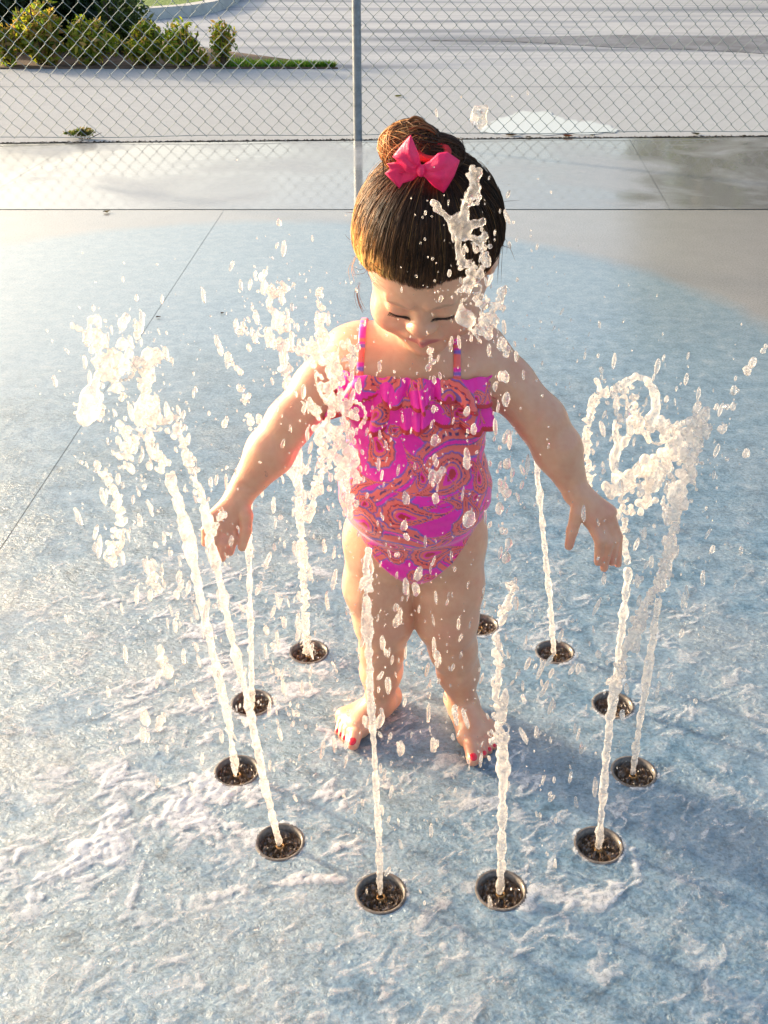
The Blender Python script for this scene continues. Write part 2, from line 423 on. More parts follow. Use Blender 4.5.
FY0, FY1 = G(0, 143)[1], G(768, 136)[1]     # fence line
def fence_y(x): return float(FY0 + (FY1 - FY0) * (x - G(0, 143)[0]) / (G(768, 136)[0] - G(0, 143)[0]))
ca, cb = G(0, 188), G(62, 150); cs = (cb[0]-ca[0])/(cb[1]-ca[1])
da, db = G(665, 200), G(636, 150); ds = (db[0]-da[0])/(db[1]-da[1])
YT = lambda x: fence_y(x) - 0.03
xs = [(-12, -12), (ca[0]+cs*(JY-ca[1]), ca[0]+cs*(6.2-ca[1])), (da[0]+ds*(JY-da[1]), da[0]+ds*(6.3-da[1])), (12, 12)]
for i in range(3):
    (x0, X0), (x1, X1) = xs[i], xs[i+1]
    sheet('wet_slab', [(x0+g/2, JY+0.014), (x1-g/2, JY+0.014), (X1-g/2, YT(X1)), (X0+g/2, YT(X0))], 0.0, M_wet)
YJ, YK = float(G(384, 87)[1]), float(G(384, 69)[1])
sheet('pavement', [(-30, YT(-12)+0.03), (-12, YT(-12)+0.03), (12, YT(12)+0.03), (30, YT(12)+0.03), (30, YJ), (-30, YJ)], 0.0, M_conc)
sheet('gutter', [(-30, YJ+0.02), (30, YJ+0.02), (30, YK), (-30, YK)], 0.0, M_conc)
# road with long worn bands
def road_material():
    m, nt, b = mat('worn_road')
    pos = nd(nt, 'ShaderNodeNewGeometry').outputs['Position']
    mp = nd(nt, 'ShaderNodeMapping'); mp.inputs['Rotation'].default_value = (0, 0, 0.05); mp.inputs['Scale'].default_value = (0.10, 0.8, 1)
    nt.links.new(pos, mp.inputs[0])
    f = noise(nt, 1.15, 4, 0.5, 0.9, mp.outputs[0]); g_ = noise(nt, 60, 4, 0.7, 0, pos)
    c = ramp(nt, f, [(0.36, (0.13, 0.15, 0.19)), (0.47, (0.25, 0.275, 0.32)), (0.56, (0.36, 0.38, 0.41)), (0.62, (0.28, 0.30, 0.335))])
    c = mixc(nt, 1.0, c, ramp(nt, g_, [(0.35, (0.8,)*3), (0.6, (1,)*3)]), 'MULTIPLY')
    nt.links.new(c, b.inputs['Base Color']); b.inputs['Roughness'].default_value = 0.7
    return m
M_road = road_material()
sheet('road', [(-60, YK), (60, YK), (60, 40), (-60, 40)], -0.006, M_road)
M_tar = simple('fresh_asphalt_patch', (0.12, 0.13, 0.155), 0.7, 0, 0.45, 2.5)
def band(name, top, bot, z, m):
    P = [G(x, y, z) for x, y in top] + [G(x, y, z) for x, y in bot[::-1]]
    o = mesh_obj(name, np.array(P), [list(range(len(P)))], m, None, False); o['kind'] = 'structure'
band('road_patch', [(430, 40), (500, 38), (560, 36), (620, 35), (700, 36), (800, 35), (900, 34)], [(430, 40.6), (500, 41), (560, 44), (610, 47), (680, 49), (740, 52), (800, 56), (900, 62)], -0.002, M_tar)
def puddle(name, px, z=.003):
    P = []; m_ = len(px)
    for i in range(m_):
        a, b = np.array(px[i], float), np.array(px[(i+1) % m_], float)
        for t in np.linspace(0, 1, 7)[:-1]: q = a*(1-t) + b*t; P.append(G(q[0] + 3.0*math.sin(i*5 + t*9), q[1] + .9*math.sin(i*3 + t*11), z))
    o = mesh_obj(name, np.array(P), [list(range(len(P)))], M_puddle, None, False); o['kind'] = 'structure'
M_puddle, _n, _b = mat('standing_water'); _b.inputs['Base Color'].default_value = (.42, .43, .44, 1); _b.inputs['Roughness'].default_value = .5; _b.inputs['Coat Weight'].default_value = 1; _b.inputs['Coat IOR'].default_value = 3.6; _b.inputs['Coat Roughness'].default_value = .03
puddle('puddle', [(476, 131), (492, 122), (506, 117), (520, 111), (548, 112), (566, 120), (596, 122), (624, 130), (600, 134), (540, 134), (500, 134)])
# far lawn and its kerb
kp = [(60, 14), (105, 12), (150, 10), (190, 7), (215, 3), (235, -4), (242, -12)]
kw = [G(x, y, 0.1)[:2] for x, y in kp] + [np.array([-2.2, 24]), np.array([-2.0, 34])]
kw = [kw[0] + np.array([-14, -2.0])] + kw
n = len(kw); nrm = []
for i in range(n):
    d = kw[min(i+1, n-1)] - kw[max(i-1, 0)]; d /= np.linalg.norm(d); nrm.append(np.array([d[1], -d[0]]))
V = []; wd = 0.16
for i in range(n):
    for o_, z in ((0.02, -0.006), (0.0, 0.12), (-wd, 0.125), (-wd - .01, 0.0)):
        q = kw[i] + nrm[i] * o_; V.append((q[0], q[1], z))
Fk = [(i*4+k, i*4+k+1, (i+1)*4+k+1, (i+1)*4+k) for i in range(n-1) for k in range(3)]
o = mesh_obj('kerb', np.array(V), Fk, simple('kerb_concrete', (0.48, 0.47, 0.44), 0.8, 0, 0.15, 6), None, False); o['kind'] = 'structure'
def lawn_material():
    m, nt, b = mat('lawn'); pos = nd(nt, 'ShaderNodeNewGeometry').outputs['Position']
    f = noise(nt, 9, 8, 0.75, 0, pos)
    nt.links.new(ramp(nt, f, [(0.3, (0.05, 0.11, 0.015)), (0.7, (0.16, 0.26, 0.04))]), b.inputs['Base Color'])
    nt.links.new(bump(nt, f, 1.0, 0.05), b.inputs['Normal']); b.inputs['Roughness'].default_value = 0.9; return m
M_lawn = lawn_material()
q = [k - nn * (wd + .005) for k, nn in zip(kw, nrm)]
sheet('lawn', [(-40, 7.5 + 6), *[(a[0], a[1]) for a in q], (-12, 40), (-40, 40)], 0.10, M_lawn)
# planting bed left of the pavement
M_soil = simple('bark_mulch', (0.10, 0.065, 0.045), 0.95, 0, 0.5, 14)
bedp = [(-30, YK), (G(338, 69)[0], YK), (G(300, 62)[0], G(300, 62)[1]), (G(225, 52)[0], G(225, 52)[1]), (G(140, 38)[0], G(140, 38)[1]), (G(40, 20)[0], G(40, 20)[1]), (-30, 18)]
bm = bmesh.new()
tv = [bm.verts.new((x, y, 0.012)) for x, y in bedp]; bv = [bm.verts.new((x, y, -0.02)) for x, y in bedp]
bm.faces.new(tv)
for i in range(len(tv)): bm.faces.new((bv[i], bv[(i+1) % len(tv)], tv[(i+1) % len(tv)], tv[i]))
me = bpy.data.meshes.new('planting_bed'); bm.to_mesh(me); bm.free(); me.materials.append(M_soil)
o = bpy.data.objects.new('planting_bed', me); C.objects.link(o); o['kind'] = 'structure'

# ---------------------------------------------------------------- vegetation
def leaf_cloud(cen, rad, n, size, cols, seed, clumps=14, hollow=0.45):
    r_ = np.random.default_rng(seed); cen = np.array(cen, float); rad = np.array(rad, float)
    cl = r_.normal(size=(clumps, 3)); cl /= np.linalg.norm(cl, axis=1)[:, None]; cl *= r_.uniform(0.35, 0.85, (clumps, 1))
    cs_ = r_.uniform(0.22, 0.5, clumps)
    k = r_.integers(0, clumps, n); d = r_.normal(size=(n, 3)); d /= np.linalg.norm(d, axis=1)[:, None]
    p = cl[k] + d * (cs_[k] * r_.uniform(0.3, 1.0, n) ** 0.5)[:, None]
    P = cen + p * rad; P[:, 2] = np.maximum(P[:, 2], 0.02 + size * 0.5)
    u = r_.normal(size=(n, 3)); u /= np.linalg.norm(u, axis=1)[:, None]
    v = np.cross(u, r_.normal(size=(n, 3))); v /= np.linalg.norm(v, axis=1)[:, None]
    wv = np.cross(u, v); L = size * r_.uniform(0.6, 1.3, n)[:, None]
    V = np.stack([P - u*L, P + v*L*0.42 - u*L*.1 + wv*L*.12, P + u*L, P - v*L*0.42 - u*L*.1 + wv*L*.12], 1).reshape(-1, 3)
    Fq = np.arange(4 * n).reshape(n, 4)
    cc = np.array(cols)[r_.integers(0, len(cols), n)] * r_.uniform(0.7, 1.25, (n, 1))
    return V, Fq, np.repeat(cc, 4, 0)
YG = [(0.17, 0.24, 0.02), (0.28, 0.31, 0.03), (0.42, 0.38, 0.05), (0.42, 0.27, 0.09), (0.10, 0.15, 0.02)]
DG = [(0.012, 0.035, 0.012), (0.02, 0.05, 0.015), (0.03, 0.065, 0.02)]
def shrub(px, py, wpx, hpx, cols, label, seed, n, size, group=None, name='shrub'):
    n = int(n*1.8)
    b0 = G(px, py); s_ = F_PX / (b0[1]*cP + CAM_H*sP); rx = wpx/2/s_*(1.12 if 'dark' in name else 1.06); hh = hpx/s_*(1.22 if 'dark' in name else 1.02)
    t = empty(name, b0, label, 'shrub', group)
    V, Fq, K = leaf_cloud((b0[0], b0[1], hh*0.47), (rx, rx*0.9, hh*0.55), n, size, cols, seed, 26)
    mesh_obj('foliage', V, Fq, M_leaf, t, False, K)
    mb = MB(); r_ = random.Random(seed)
    for i in range(7):
        a = r_.uniform(0, 6.28); e = r_.uniform(0.3, 0.8)
        mb.tube([b0 + np.array([0.01*math.cos(a), 0.01*math.sin(a), 0]), b0 + np.array([rx*e*.5*math.cos(a), rx*e*.5*math.sin(a), hh*.4]), b0 + np.array([rx*e*math.cos(a), rx*e*math.sin(a), hh*.85])], [.012, .008, .003], 5)
    mb.build('stem', M_bark, t)
gs = 'young yellow-green shrubs in a row behind the fence'
shrub(41, 66, 52, 62, YG + [(0.42, 0.24, 0.10)], 'tallest yellow-green shrub with pinkish tips behind the fence', 1, 900, 0.035, gs)
shrub(8, 67, 40, 42, YG, 'low yellow-green shrub cut by the left edge of the photo', 2, 500, 0.032, gs)
shrub(93, 66, 44, 46, YG, 'yellow-green shrub just right of the tallest one', 3, 700, 0.032, gs)
shrub(146, 66, 44, 42, YG, 'bushy yellow-green shrub in the middle of the row', 4, 700, 0.032, gs)
shrub(187, 67, 48, 38, [(c[0]*1.05, c[1]*1.1, c[2]) for c in YG], 'round light green shrub second from the right end of the row', 5, 700, 0.030, gs)
shrub(224, 68, 24, 42, YG + [(0.45, 0.26, 0.06)], 'slim upright shrub with orange tips at the right end of the row', 6, 420, 0.028, gs)
gd = 'dark green hedge bushes behind the yellow-green shrubs'
shrub(0, 52, 130, 75, DG, 'big dark green bush at the top left corner', 11, 7000, 0.05, gd, 'dark_bush')
shrub(70, 50, 90, 70, DG, 'dark green bush between the corner bush and the lawn', 12, 6000, 0.05, gd, 'dark_bush')
shrub(122, 55, 50, 48, [(0.035, 0.07, 0.018), (0.06, 0.1, 0.02), (0.10, 0.12, 0.03)], 'mid green bush at the right end of the dark bushes', 13, 1000, 0.035, gd, 'dark_bush')
# grass strip at the end of the bed
nb = 2600; gx = rng.uniform(0, 1, nb); P0 = np.array([G(215 + 120*a, 68.5 - 6*(1-a)*b) for a, b in zip(gx, rng.uniform(0, 1, nb))])
hb = rng.uniform(0.02, 0.06, nb); lean = rng.normal(0, 0.02, (nb, 2)); wv = rng.uniform(-0.006, 0.006, (nb, 2))
V = np.stack([P0 + np.c_[wv, np.zeros(nb)+.012], P0 - np.c_[wv, np.zeros(nb)-.012], P0 + np.c_[lean, hb+.012]], 1).reshape(-1, 3)
gc = np.array([(0.06, 0.17, 0.015), (0.10, 0.24, 0.02), (0.20, 0.22, 0.06)])[rng.integers(0, 3, nb)]
o = mesh_obj('grass', V, np.arange(3*nb).reshape(nb, 3), M_leaf, None, False, np.repeat(gc, 3, 0))
tag(o, 'short green grass strip at the tip of the planting bed', 'grass', None, 'stuff')
# trees beyond the road: seen as their reflection in the wet slab
def tree(x, y, hgt, cr, label, seed, n=7000):
    t = empty('broadleaf_tree', (x, y, 0), label, 'tree', 'trees beyond the road mirrored in the wet slab')
    mb = MB(); base = np.array([x, y, -0.1]); top = np.array([x + .3, y, hgt * .62])
    mb.tube([base, (base + top)/2 + np.array([.15, 0, 0]), top], [.24, .18, .09], 10)
    r_ = random.Random(seed)
    for i in range(9):
        a = i * 2.4; z = hgt * r_.uniform(.28, .6); q0 = np.array([x + .2, y, z]); q2 = q0 + np.array([math.cos(a)*cr*.7, math.sin(a)*cr*.7, hgt * .22])
        mb.tube([q0, (q0+q2)/2 + np.array([0, 0, -.15]), q2], [.09, .05, .02], 6)
    mb.build('trunk', M_bark, t, True)
    V, Fq, K = leaf_cloud((x, y, hgt*.58), (cr, cr, hgt*.46), n, 0.24, [(0.04, 0.075, 0.02), (0.07, 0.11, 0.03), (0.05, 0.06, 0.02)], seed, 26)
    mesh_obj('crown', V, Fq, M_leaf, t, False, K)
tree(9.6, 26, 12, 3.9, 'tree whose dark crown is mirrored where the wet slab turns from white to green', 31, 16000)
tree(12.6, 25, 10, 3.4, 'tree mirrored at the far right edge of the wet slab', 33, 12000)

# ---------------------------------------------------------------- chain-link fence
fx0, fx1, fh = -4.25, 5.85, 1.55
fen = empty('chain_link_fence', (0, fence_y(0), 0), 'galvanised chain-link fence with diamond mesh running across behind the child', 'fence')
wdm = 0.0415; hd = 0.041
mb = MB(); i = 0; x = fx0
nwire = int((fx1 - fx0) / wdm); nz = int(fh / hd)
VW = []; FW = []; rw = 0.0019
for i in range(nwire):
    pts = []
    for k in range(nz + 1):
        zz = 0.02 + k * hd; side = (k + i) % 2
        xx = fx0 + (i + side) * wdm + 0.003 * math.sin(k*1.7 + i) * 0.4
        xx += (0.0032 if side else -0.0032)
        pts.append((xx, fence_y(xx) + 0.032 + (0.003 if (k % 2) else -0.003), zz))
    b0 = len(VW)
    for p in pts:
        for a, c_ in ((-1, 0), (0, -1), (1, 0), (0, 1)): VW.append((p[0] + a*rw*1.3, p[1] + c_*rw, p[2]))
    for k in range(nz):
        for s_ in range(4): FW.append((b0+k*4+s_, b0+k*4+(s_+1) % 4, b0+(k+1)*4+(s_+1) % 4, b0+(k+1)*4+s_))
o = mesh_obj('mesh_panel', np.array(VW), np.array(FW), M_wire, fen, False)
xp = float(G(358, 139)[0])
for k, xx in enumerate((xp - 3.0, xp, xp + 3.0, xp + 6.0)):
    mb = MB(); y = fence_y(xx)
    mb.lathe([(0.0245, -0.02), (0.0245, fh + .03)], (xx, y, 0), 24); mb.lathe([(0.0245, 0), (0.027, 0), (0.026, .03), (0.015, .045), (0.0001, .05)], (xx, y, fh + .02), 24)
    p = mb.build('post', M_galv, fen, True)
mb = MB(); mb.tube([(fx0, fence_y(fx0), fh), (fx1, fence_y(fx1), fh)], 0.019, 12); mb.build('top_rail', M_galv, fen, True)
mb = MB(); mb.tube([(xx, fence_y(xx) + .036, 0.022 + 0.004*math.sin(xx*5)) for xx in np.linspace(fx0, fx1, 60)], 0.002, 5); mb.build('tension_wire', M_wire, fen, True)
for zz in (0.25, 0.6, 0.95, 1.3):
    mb = MB(); mb.tube([(xp + .03*math.cos(a), fence_y(xp) + .004 + .036*math.sin(a), zz + .004*math.sin(a)) for a in np.linspace(0, 6.28, 18)], 0.0018, 5); mb.build('tie_wire', M_galv, fen, True)

# fallen leaves and weeds
def dead_leaf(px, py, size, colr, label, seed, z=0.0):
    r_ = np.random.default_rng(seed); b0 = G(px, py) + np.array([0, 0, z + 0.002]); mb = MB()
    for q in range(3):
        a = r_.uniform(0, 6.28); c_, s_ = math.cos(a), math.sin(a); off = r_.normal(0, size*.25, 2) if q else (0, 0)
        P = []
        for t in np.linspace(-1, 1, 7):
            wv_ = 0.45 * (1 - t*t) ** .6
            for sd in (-1, 0, 1):
                X_, Y_ = t * size, sd * wv_ * size
                Z_ = size * (0.25 * abs(sd) * (1 - t*t) + 0.2 * t * t + 0.04*q) + .001
                P.append((b0[0] + off[0] + X_*c_ - Y_*s_, b0[1] + off[1] + X_*s_ + Y_*c_, b0[2] + Z_))
        Fc = [(i*3+k, i*3+k+1, (i+1)*3+k+1, (i+1)*3+k) for i in range(6) for k in range(2)]
        mb.add(P, Fc, tuple(np.array(colr) * r_.uniform(.7, 1.3)))
    o = mb.build('fallen_leaf', M_leaf, None, True, True); tag(o, label, 'leaf', 'fallen leaves on the concrete')
dead_leaf(511, 136, 0.035, (0.06, 0.03, 0.015), 'dark brown curled leaf at the fence foot just right of the hair bun', 1)
dead_leaf(529, 138, 0.018, (0.05, 0.035, 0.02), 'tiny brown leaf at the fence foot right of the dark curled one', 2)
dead_leaf(568, 137, 0.032, (0.18, 0.06, 0.03), 'reddish brown leaf at the fence foot', 3)
dead_leaf(592, 136, 0.016, (0.04, 0.04, 0.02), 'tiny dark leaf right of the reddish one at the fence foot', 4)
dead_leaf(696, 135, 0.026, (0.03, 0.03, 0.02), 'dark leaf at the fence foot near the mirrored tree', 5)
dead_leaf(398, 97, 0.028, (0.10, 0.11, 0.03), 'olive leaf lying on the pavement above the hair bun', 6)
dead_leaf(158, 318, 0.008, (0.04, 0.02, 0.015), 'small brown leaf scrap lying beside the long joint', 7)
dead_leaf(222, 314, 0.007, (0.03, 0.02, 0.02), 'small dark scrap lying right of the long joint', 8)
dead_leaf(106, 213, 0.018, (0.12, 0.09, 0.05), 'pale brown leaf scrap lying in the joint at left', 9)
b0 = G(85, 139)
wt = empty('weed', b0, 'small green weed with dry brown end growing under the fence', 'weed')
V, Fq, K = leaf_cloud((b0[0], b0[1], 0.028), (0.13, 0.05, 0.035), 260, 0.018, [(0.08, 0.13, 0.03), (0.16, 0.19, 0.06), (0.13, 0.10, 0.05)], 77, 8)
mesh_obj('leaves', V, Fq, M_leaf, wt, False, K)
mb = MB()
for k in range(5): mb.tube([b0 + np.array([0, 0, -.01]), b0 + np.array([(k-2)*.05, 0, .035])], [.003, .0015], 5)
mb.build('stem', M_bark, wt)
# damp dirt line along the fence foot
nd_ = 1500; fxs = rng.uniform(-3, 3, nd_); mb = MB()
P0 = np.stack([fxs, [fence_y(a) + rng.normal(0.0, .012) for a in fxs], np.full(nd_, .001)], 1)
sz = rng.uniform(.001, .005, (nd_, 1))
V = np.concatenate([P0[:, None] + sz[:, None] * np.array([[-1.5, -1, 0], [1.5, -.8, 0], [1, 1, 0.2], [-1, .8, .2], [0, 0, .9]])[None]]).reshape(-1, 3)
Fd = (np.arange(nd_)[:, None, None] * 5 + np.array([[0, 1, 4], [1, 2, 4], [2, 3, 4], [3, 0, 4]])[None]).reshape(-1, 3)
o = mesh_obj('dirt', V, Fd, simple('dirt', (0.05, 0.04, 0.03), 0.95), None, False); tag(o, 'line of dark dirt crumbs along the fence foot', 'dirt', None, 'stuff')

# ================================================================== NOZZLES
M_rim = simple('nozzle_rim_wet', (0.12, 0.10, 0.085), 0.6, 0.0, 0.5, 150, 0.5)
M_cup = simple('nozzle_cup', (0.11, 0.065, 0.035), 0.35, 0.0, 0.6, 120, 1.0)
M_brass = simple('brass_spout', (0.30, 0.17, 0.07), 0.3, 0.9, 0.3, 200)
def make_nozzle():
    t = empty('fountain_nozzle')
    mb = MB(); mb.lathe([(HOLE+.0035, 0.0003), (HOLE+.0025, .0010), (HOLE+.0008, .0012), (HOLE-.001, .001), (HOLE-.002, -.016)], n=40)
    mb.build('rim', M_rim, t, True)
    # slotted gravel-clogged cover
    n1, n2 = 15, 56; V = [(0, 0, -.008)]; r_ = np.random.default_rng(5)
    for i in range(1, n1):
        for k in range(n2):
            a = 2*math.pi*k/n2; rr = (HOLE - .002) * i/(n1-1)
            z = -.010 + (0.004 if (math.cos(8*a + i*.15) > 0.1 and .25 < i/(n1-1) < .85) else 0) + r_.normal(0, .0015)
            V.append((rr*math.cos(a), rr*math.sin(a), z))
    Fc = [(0, 1+k, 1+(k+1) % n2) for k in range(n2)]
    Fc += [(1+i*n2+k, 1+(i+1)*n2+k, 1+(i+1)*n2+(k+1) % n2, 1+i*n2+(k+1) % n2) for i in range(n1-2) for k in range(n2)]
    mesh_obj('drain_cover', np.array(V), Fc, M_cup, t, False)
    mb = MB(); mb.lathe([(.0075, -.011), (.0065, -.007), (.0040, -.006), (.0035, -.009)], n=20); mb.build('spout', M_brass, t, True)
    return t
nl = ['nozzle at the very front left of centre, under the jet rising before the left leg', 'front nozzle right of centre with water churned around it',
      'front right nozzle with the long leaning jet', 'rightmost nozzle of the ring', 'right-hand nozzle behind the two crossing jets',
      'nozzle behind the right foot with a thin upright jet', 'nozzle half hidden behind the right leg', 'rear left nozzle near the left knee, awash in splashing water',
      'left nozzle in the rear with an upright jet under the hand', 'leftmost nozzle of the ring', 'front left nozzle with a wide wet rim']
proto = make_nozzle()
for i, c in enumerate(NZ):
    if i == 0: t = proto
    else:
        t = proto.copy(); C.objects.link(t)
        for ch in proto.children: d = ch.copy(); C.objects.link(d); d.parent = t
    t.location = (c[0], c[1], 0); t.rotation_euler = (0, 0, i * 1.3)
    tag(t, nl[i], 'nozzle', 'ring of floor nozzles')

# ================================================================== THE CHILD
BASE = np.array([0.055, 1.285, 0.0])
kid = empty('person', BASE, 'barefoot toddler girl in pink paisley swimsuit and red hair bow, looking down inside the jets', 'person')
HB = 0.0021
body = Field((-0.285, 1.03, -0.008), (0.375, 1.43, 0.93), HB)
torso = body.new()
T = torso
T.ell(W(414, 538, 1.288), (.098, .074, .058), .03)
T.ell(W(415, 487, 1.262), (.102, .090, .084), .03)
T.ell(W(416, 420, 1.278), (.093, .069, .085), .03)
T.cone(W(368, 352, 1.290), W(466, 352, 1.290), .040, .040, .03)
T.cone(W(372, 372, 1.272), W(460, 372, 1.272), .044, .044, .03)
for px in (392, 438): T.ell(W(px, 545, 1.325), (.047, .045, .045), .02)
def leg(P, rad): 
    g_ = body.new(); g_.chain(P, rad, .014); return g_
LA = leg([W(381, 530, 1.290), W(379, 585, 1.286), W(384, 618, 1.286), W(382, 650, 1.292), W(381, 672, 1.303), W(380, 700, 1.312)],
         [.049, .0510, .0440, .0330, .0300, .0215])
LB = leg([W(450, 530, 1.290), W(447, 585, 1.286), W(446, 616, 1.286), W(453, 648, 1.292), W(458, 672, 1.301), W(463, 702, 1.308)],
         [.051, .0525, .0470, .0350, .0300, .0205])
# knees, calves
LA.ell(W(380, 628, 1.268), (.026, .020, .026), .02); LB.ell(W(450, 626, 1.266), (.028, .020, .028), .02)
LA.ell(W(382, 663, 1.318), (.026, .024, .040), .02); LB.ell(W(459, 664, 1.316), (.026, .024, .040), .02)
def foot(L, ank, heel, b1, b5, t1, t5, curl=0.0):
    ank, heel, b1, b5, t1, t5 = [np.array(q, float) for q in (ank, heel, b1, b5, t1, t5)]
    L.cone(ank, heel, .020, .0200, .014); L.cone(heel, b5, .018, .0125, .012); L.cone(heel, b1, .019, .0160, .012)
    L.cone(ank - np.array([0, .006, .002]), b1 * .7 + b5 * .3 + np.array([0, 0, .003]), .0215, .0135, .014)
    L.cone(b1, b5, .0155, .0120, .010)
    tips = []
    for i in range(5):
        a = i / 4; s0 = b1 + (b5 - b1) * a; s1 = t1 + (t5 - t1) * a
        dirn = s1 - s0; s1 = s0 + dirn * (1.0, 1.0, .97, .93, .88)[i]
        r0, r1 = ((.0112, .0100), (.0080, .0066), (.0074, .0062), (.0070, .0058), (.0066, .0055))[i]
        m_ = s0 + (s1 - s0) * .55 + np.array([0, 0, .0035]); s1 = s1 + np.array([0, 0, 0.0])
        s1[2] = r1 + .0004; g_ = body.new()
        g_.cone(s0, m_, r0, r0 * .93, .003); g_.cone(m_, s1, r0 * .93, r1, .003)
        lo = np.minimum(np.minimum(s0, m_), s1) - .02; hi = np.maximum(np.maximum(s0, m_), s1) + .02
        sl, _ = body.region(lo, hi); L.D[sl] = smin(L.D[sl], g_.D[sl], .0022)
        tips.append((m_, s1, r1))
    return tips
def gz(x, y, z): q = G(x, y, z); return q
tipsA = foot(LA, W(380, 700, 1.312), (0.006, 1.338, .0195), gz(359, 727, .0155), gz(344, 716, .012), gz(353, 744, .010), gz(337, 733, .007))
tipsB = foot(LB, W(463, 702, 1.308), (0.120, 1.334, .0195), gz(468, 736, .0155), gz(488, 728, .012), gz(473, 760, .010), gz(495, 748, .007))
# arms and hands
def arm(P, rad): 
    g_ = body.new(); g_.chain(P, rad, .012); return g_
AA = arm([W(348, 356, 1.290), W(318, 388, 1.272), W(290, 422, 1.252), W(270, 452, 1.243), W(240, 494, 1.225)], [.038, .0325, .0300, .0310, .0190])
AB = arm([W(480, 356, 1.290), W(508, 384, 1.274), W(541, 420, 1.255), W(558, 450, 1.245), W(576, 491, 1.225)], [.039, .0335, .0315, .0310, .0175])
def finger(L, P, rad):
    g_ = body.new(); g_.chain(P, rad, .003)
    P = np.array(P); sl, _ = body.region(P.min(0) - .02, P.max(0) + .02)
    L.D[sl] = smin(L.D[sl], g_.D[sl], .0028)
def hand(L, wrist, kn, fing, thumb, Yk):
    for k in kn: L.cone(wrist, k, .0140, .0105, .008)
    for P, r in fing: finger(L, P, r)
    finger(L, thumb[0], thumb[1])
wA = W(239, 498, 1.222)
knA = [W(232, 523, 1.207), W(225, 525, 1.204), W(218, 523, 1.202), W(213, 518, 1.202)]
hand(AA, wA, knA, [
    ([knA[0], W(233, 538, 1.198), W(230, 552, 1.200)], [.0082, .0070, .0056]),
    ([knA[1], W(223, 543, 1.192), W(222, 558, 1.196)], [.0080, .0068, .0056]),
    ([knA[2], W(213, 539, 1.190), W(213, 553, 1.196)], [.0078, .0066, .0054]),
    ([knA[3], W(206, 530, 1.192), W(205, 543, 1.196)], [.0070, .0060, .0050])],
    ([W(240, 500, 1.218), W(246, 516, 1.205), W(246, 530, 1.198), W(242, 547, 1.196)], [.0120, .0092, .0078, .0060]), 1.2)
wB = W(577, 493, 1.222)
knB = [W(590, 520, 1.203), W(597, 518, 1.205), W(604, 515, 1.208), W(609, 512, 1.211)]
hand(AB, wB, knB, [
    ([knB[0], W(600, 541, 1.190), W(598, 562, 1.196)], [.0085, .0072, .0056]),
    ([knB[1], W(608, 544, 1.192), W(604, 568, 1.199)], [.0082, .0070, .0056]),
    ([knB[2], W(614, 541, 1.198), W(612, 562, 1.206)], [.0080, .0068, .0055]),
    ([knB[3], W(618, 537, 1.205), W(618, 564, 1.212)], [.0072, .0062, .0052])],
    ([W(580, 498, 1.216), W(577, 514, 1.203), W(572, 531, 1.196), W(569, 546, 1.193)], [.0125, .0092, .0076, .0060]), 1.2)
# head: local frame, x across, y towards the face, z to the crown
HP, HY = R(36), R(9)
HC = W(428, 252, 1.222)
Ff = np.array([-math.sin(HY)*math.cos(HP), -math.cos(HY)*math.cos(HP), -math.sin(HP)])
Rr = np.cross(Ff, [0, 0, 1.0]); Rr /= np.linalg.norm(Rr); Uu = np.cross(Rr, Ff)
HBm = np.array([Rr, Ff, Uu])                        # rows = local axes
def H(x, y, z): return HC + x*Rr + y*Ff + z*Uu
head = body.new(); hd_ = head
hd_.ell(H(0, -.012, .020), (.075, .088, .078), .01, HBm)
hd_.ell(H(0, .034, .018), (.060, .048, .050), .02, HBm)
hd_.ell(H(0, .036, -.040), (.060, .046, .050), .025, HBm)
for s_ in (-1, 1):
    hd_.ell(H(s_*.037, .049, -.048), (.028, .025, .029), .018, HBm)      # cheek
    hd_.cone(H(s_*.050, .005, -.045), H(s_*.018, .055, -.086), .020, .015, .02)   # jaw
    hd_.ell(H(s_*.0265, .092, -.004), (.017, .012, .0085), .012, HBm, sub=True)   # eye socket
    hd_.ell(H(s_*.0260, .0685, -.0095), (.0165, .0135, .0115), .004, HBm)         # closed-down lid over the eye
    hd_.cone(H(s_*.012, .0835, .009), H(s_*.036, .0755, .010), .004, .0035, .010) # brow ridge
    hd_.ell(H(s_*.0118, .0845, -.0305), (.0068, .0066, .0056), .005, HBm)         # nostril wing
    hd_.ell(H(s_*.0735, -.006, -.016), (.0075, .016, .021), .005, HBm)             # ear
    hd_.cone(H(s_*.078, -.014, -.002), H(s_*.078, -.010, -.030), .004, .0035, .004)
hd_.ell(H(0, .066, -.092), (.020, .016, .014), .014, HBm)                  # chin
hd_.cone(H(0, .080, -.006), H(0, .0880, -.0265), .0050, .0080, .012)       # nose
hd_.ell(H(0, .0905, -.0280), (.0110, .0080, .0078), .006, HBm)
hd_.ell(H(0, .0800, -.0545), (.022, .0085, .0120), .010, HBm)              # muzzle
for s_ in (-1, 1):
    hd_.cone(H(s_*.0005, .0905, -.0517), H(s_*.0180, .0795, -.0545), .0034, .0016, .0025)
    hd_.cone(H(0, .0880, -.0600), H(s_*.0155, .0800, -.0570), .0045, .0016, .0025)
hd_.cone(H(-.0165, .0865, -.0557), H(0, .0945, -.0554), .0011, .0012, .0015, sub=True); hd_.cone(H(.0165, .0865, -.0557), H(0, .0945, -.0554), .0011, .0012, .0015, sub=True)
# skin folds
for L_, a_, b_, yy in ((AA, (262, 412), (296, 436), 1.205), (AA, (228, 486), (252, 492), 1.200), (AB, (524, 432), (556, 404), 1.215), (AB, (566, 484), (588, 480), 1.200)):
    c0, c1 = W(*a_, yy), W(*b_, yy); L_.cone(c0 + np.array([0, .006, 0]), c1 + np.array([0, .006, 0]), .0035, .0035, .006, sub=True)
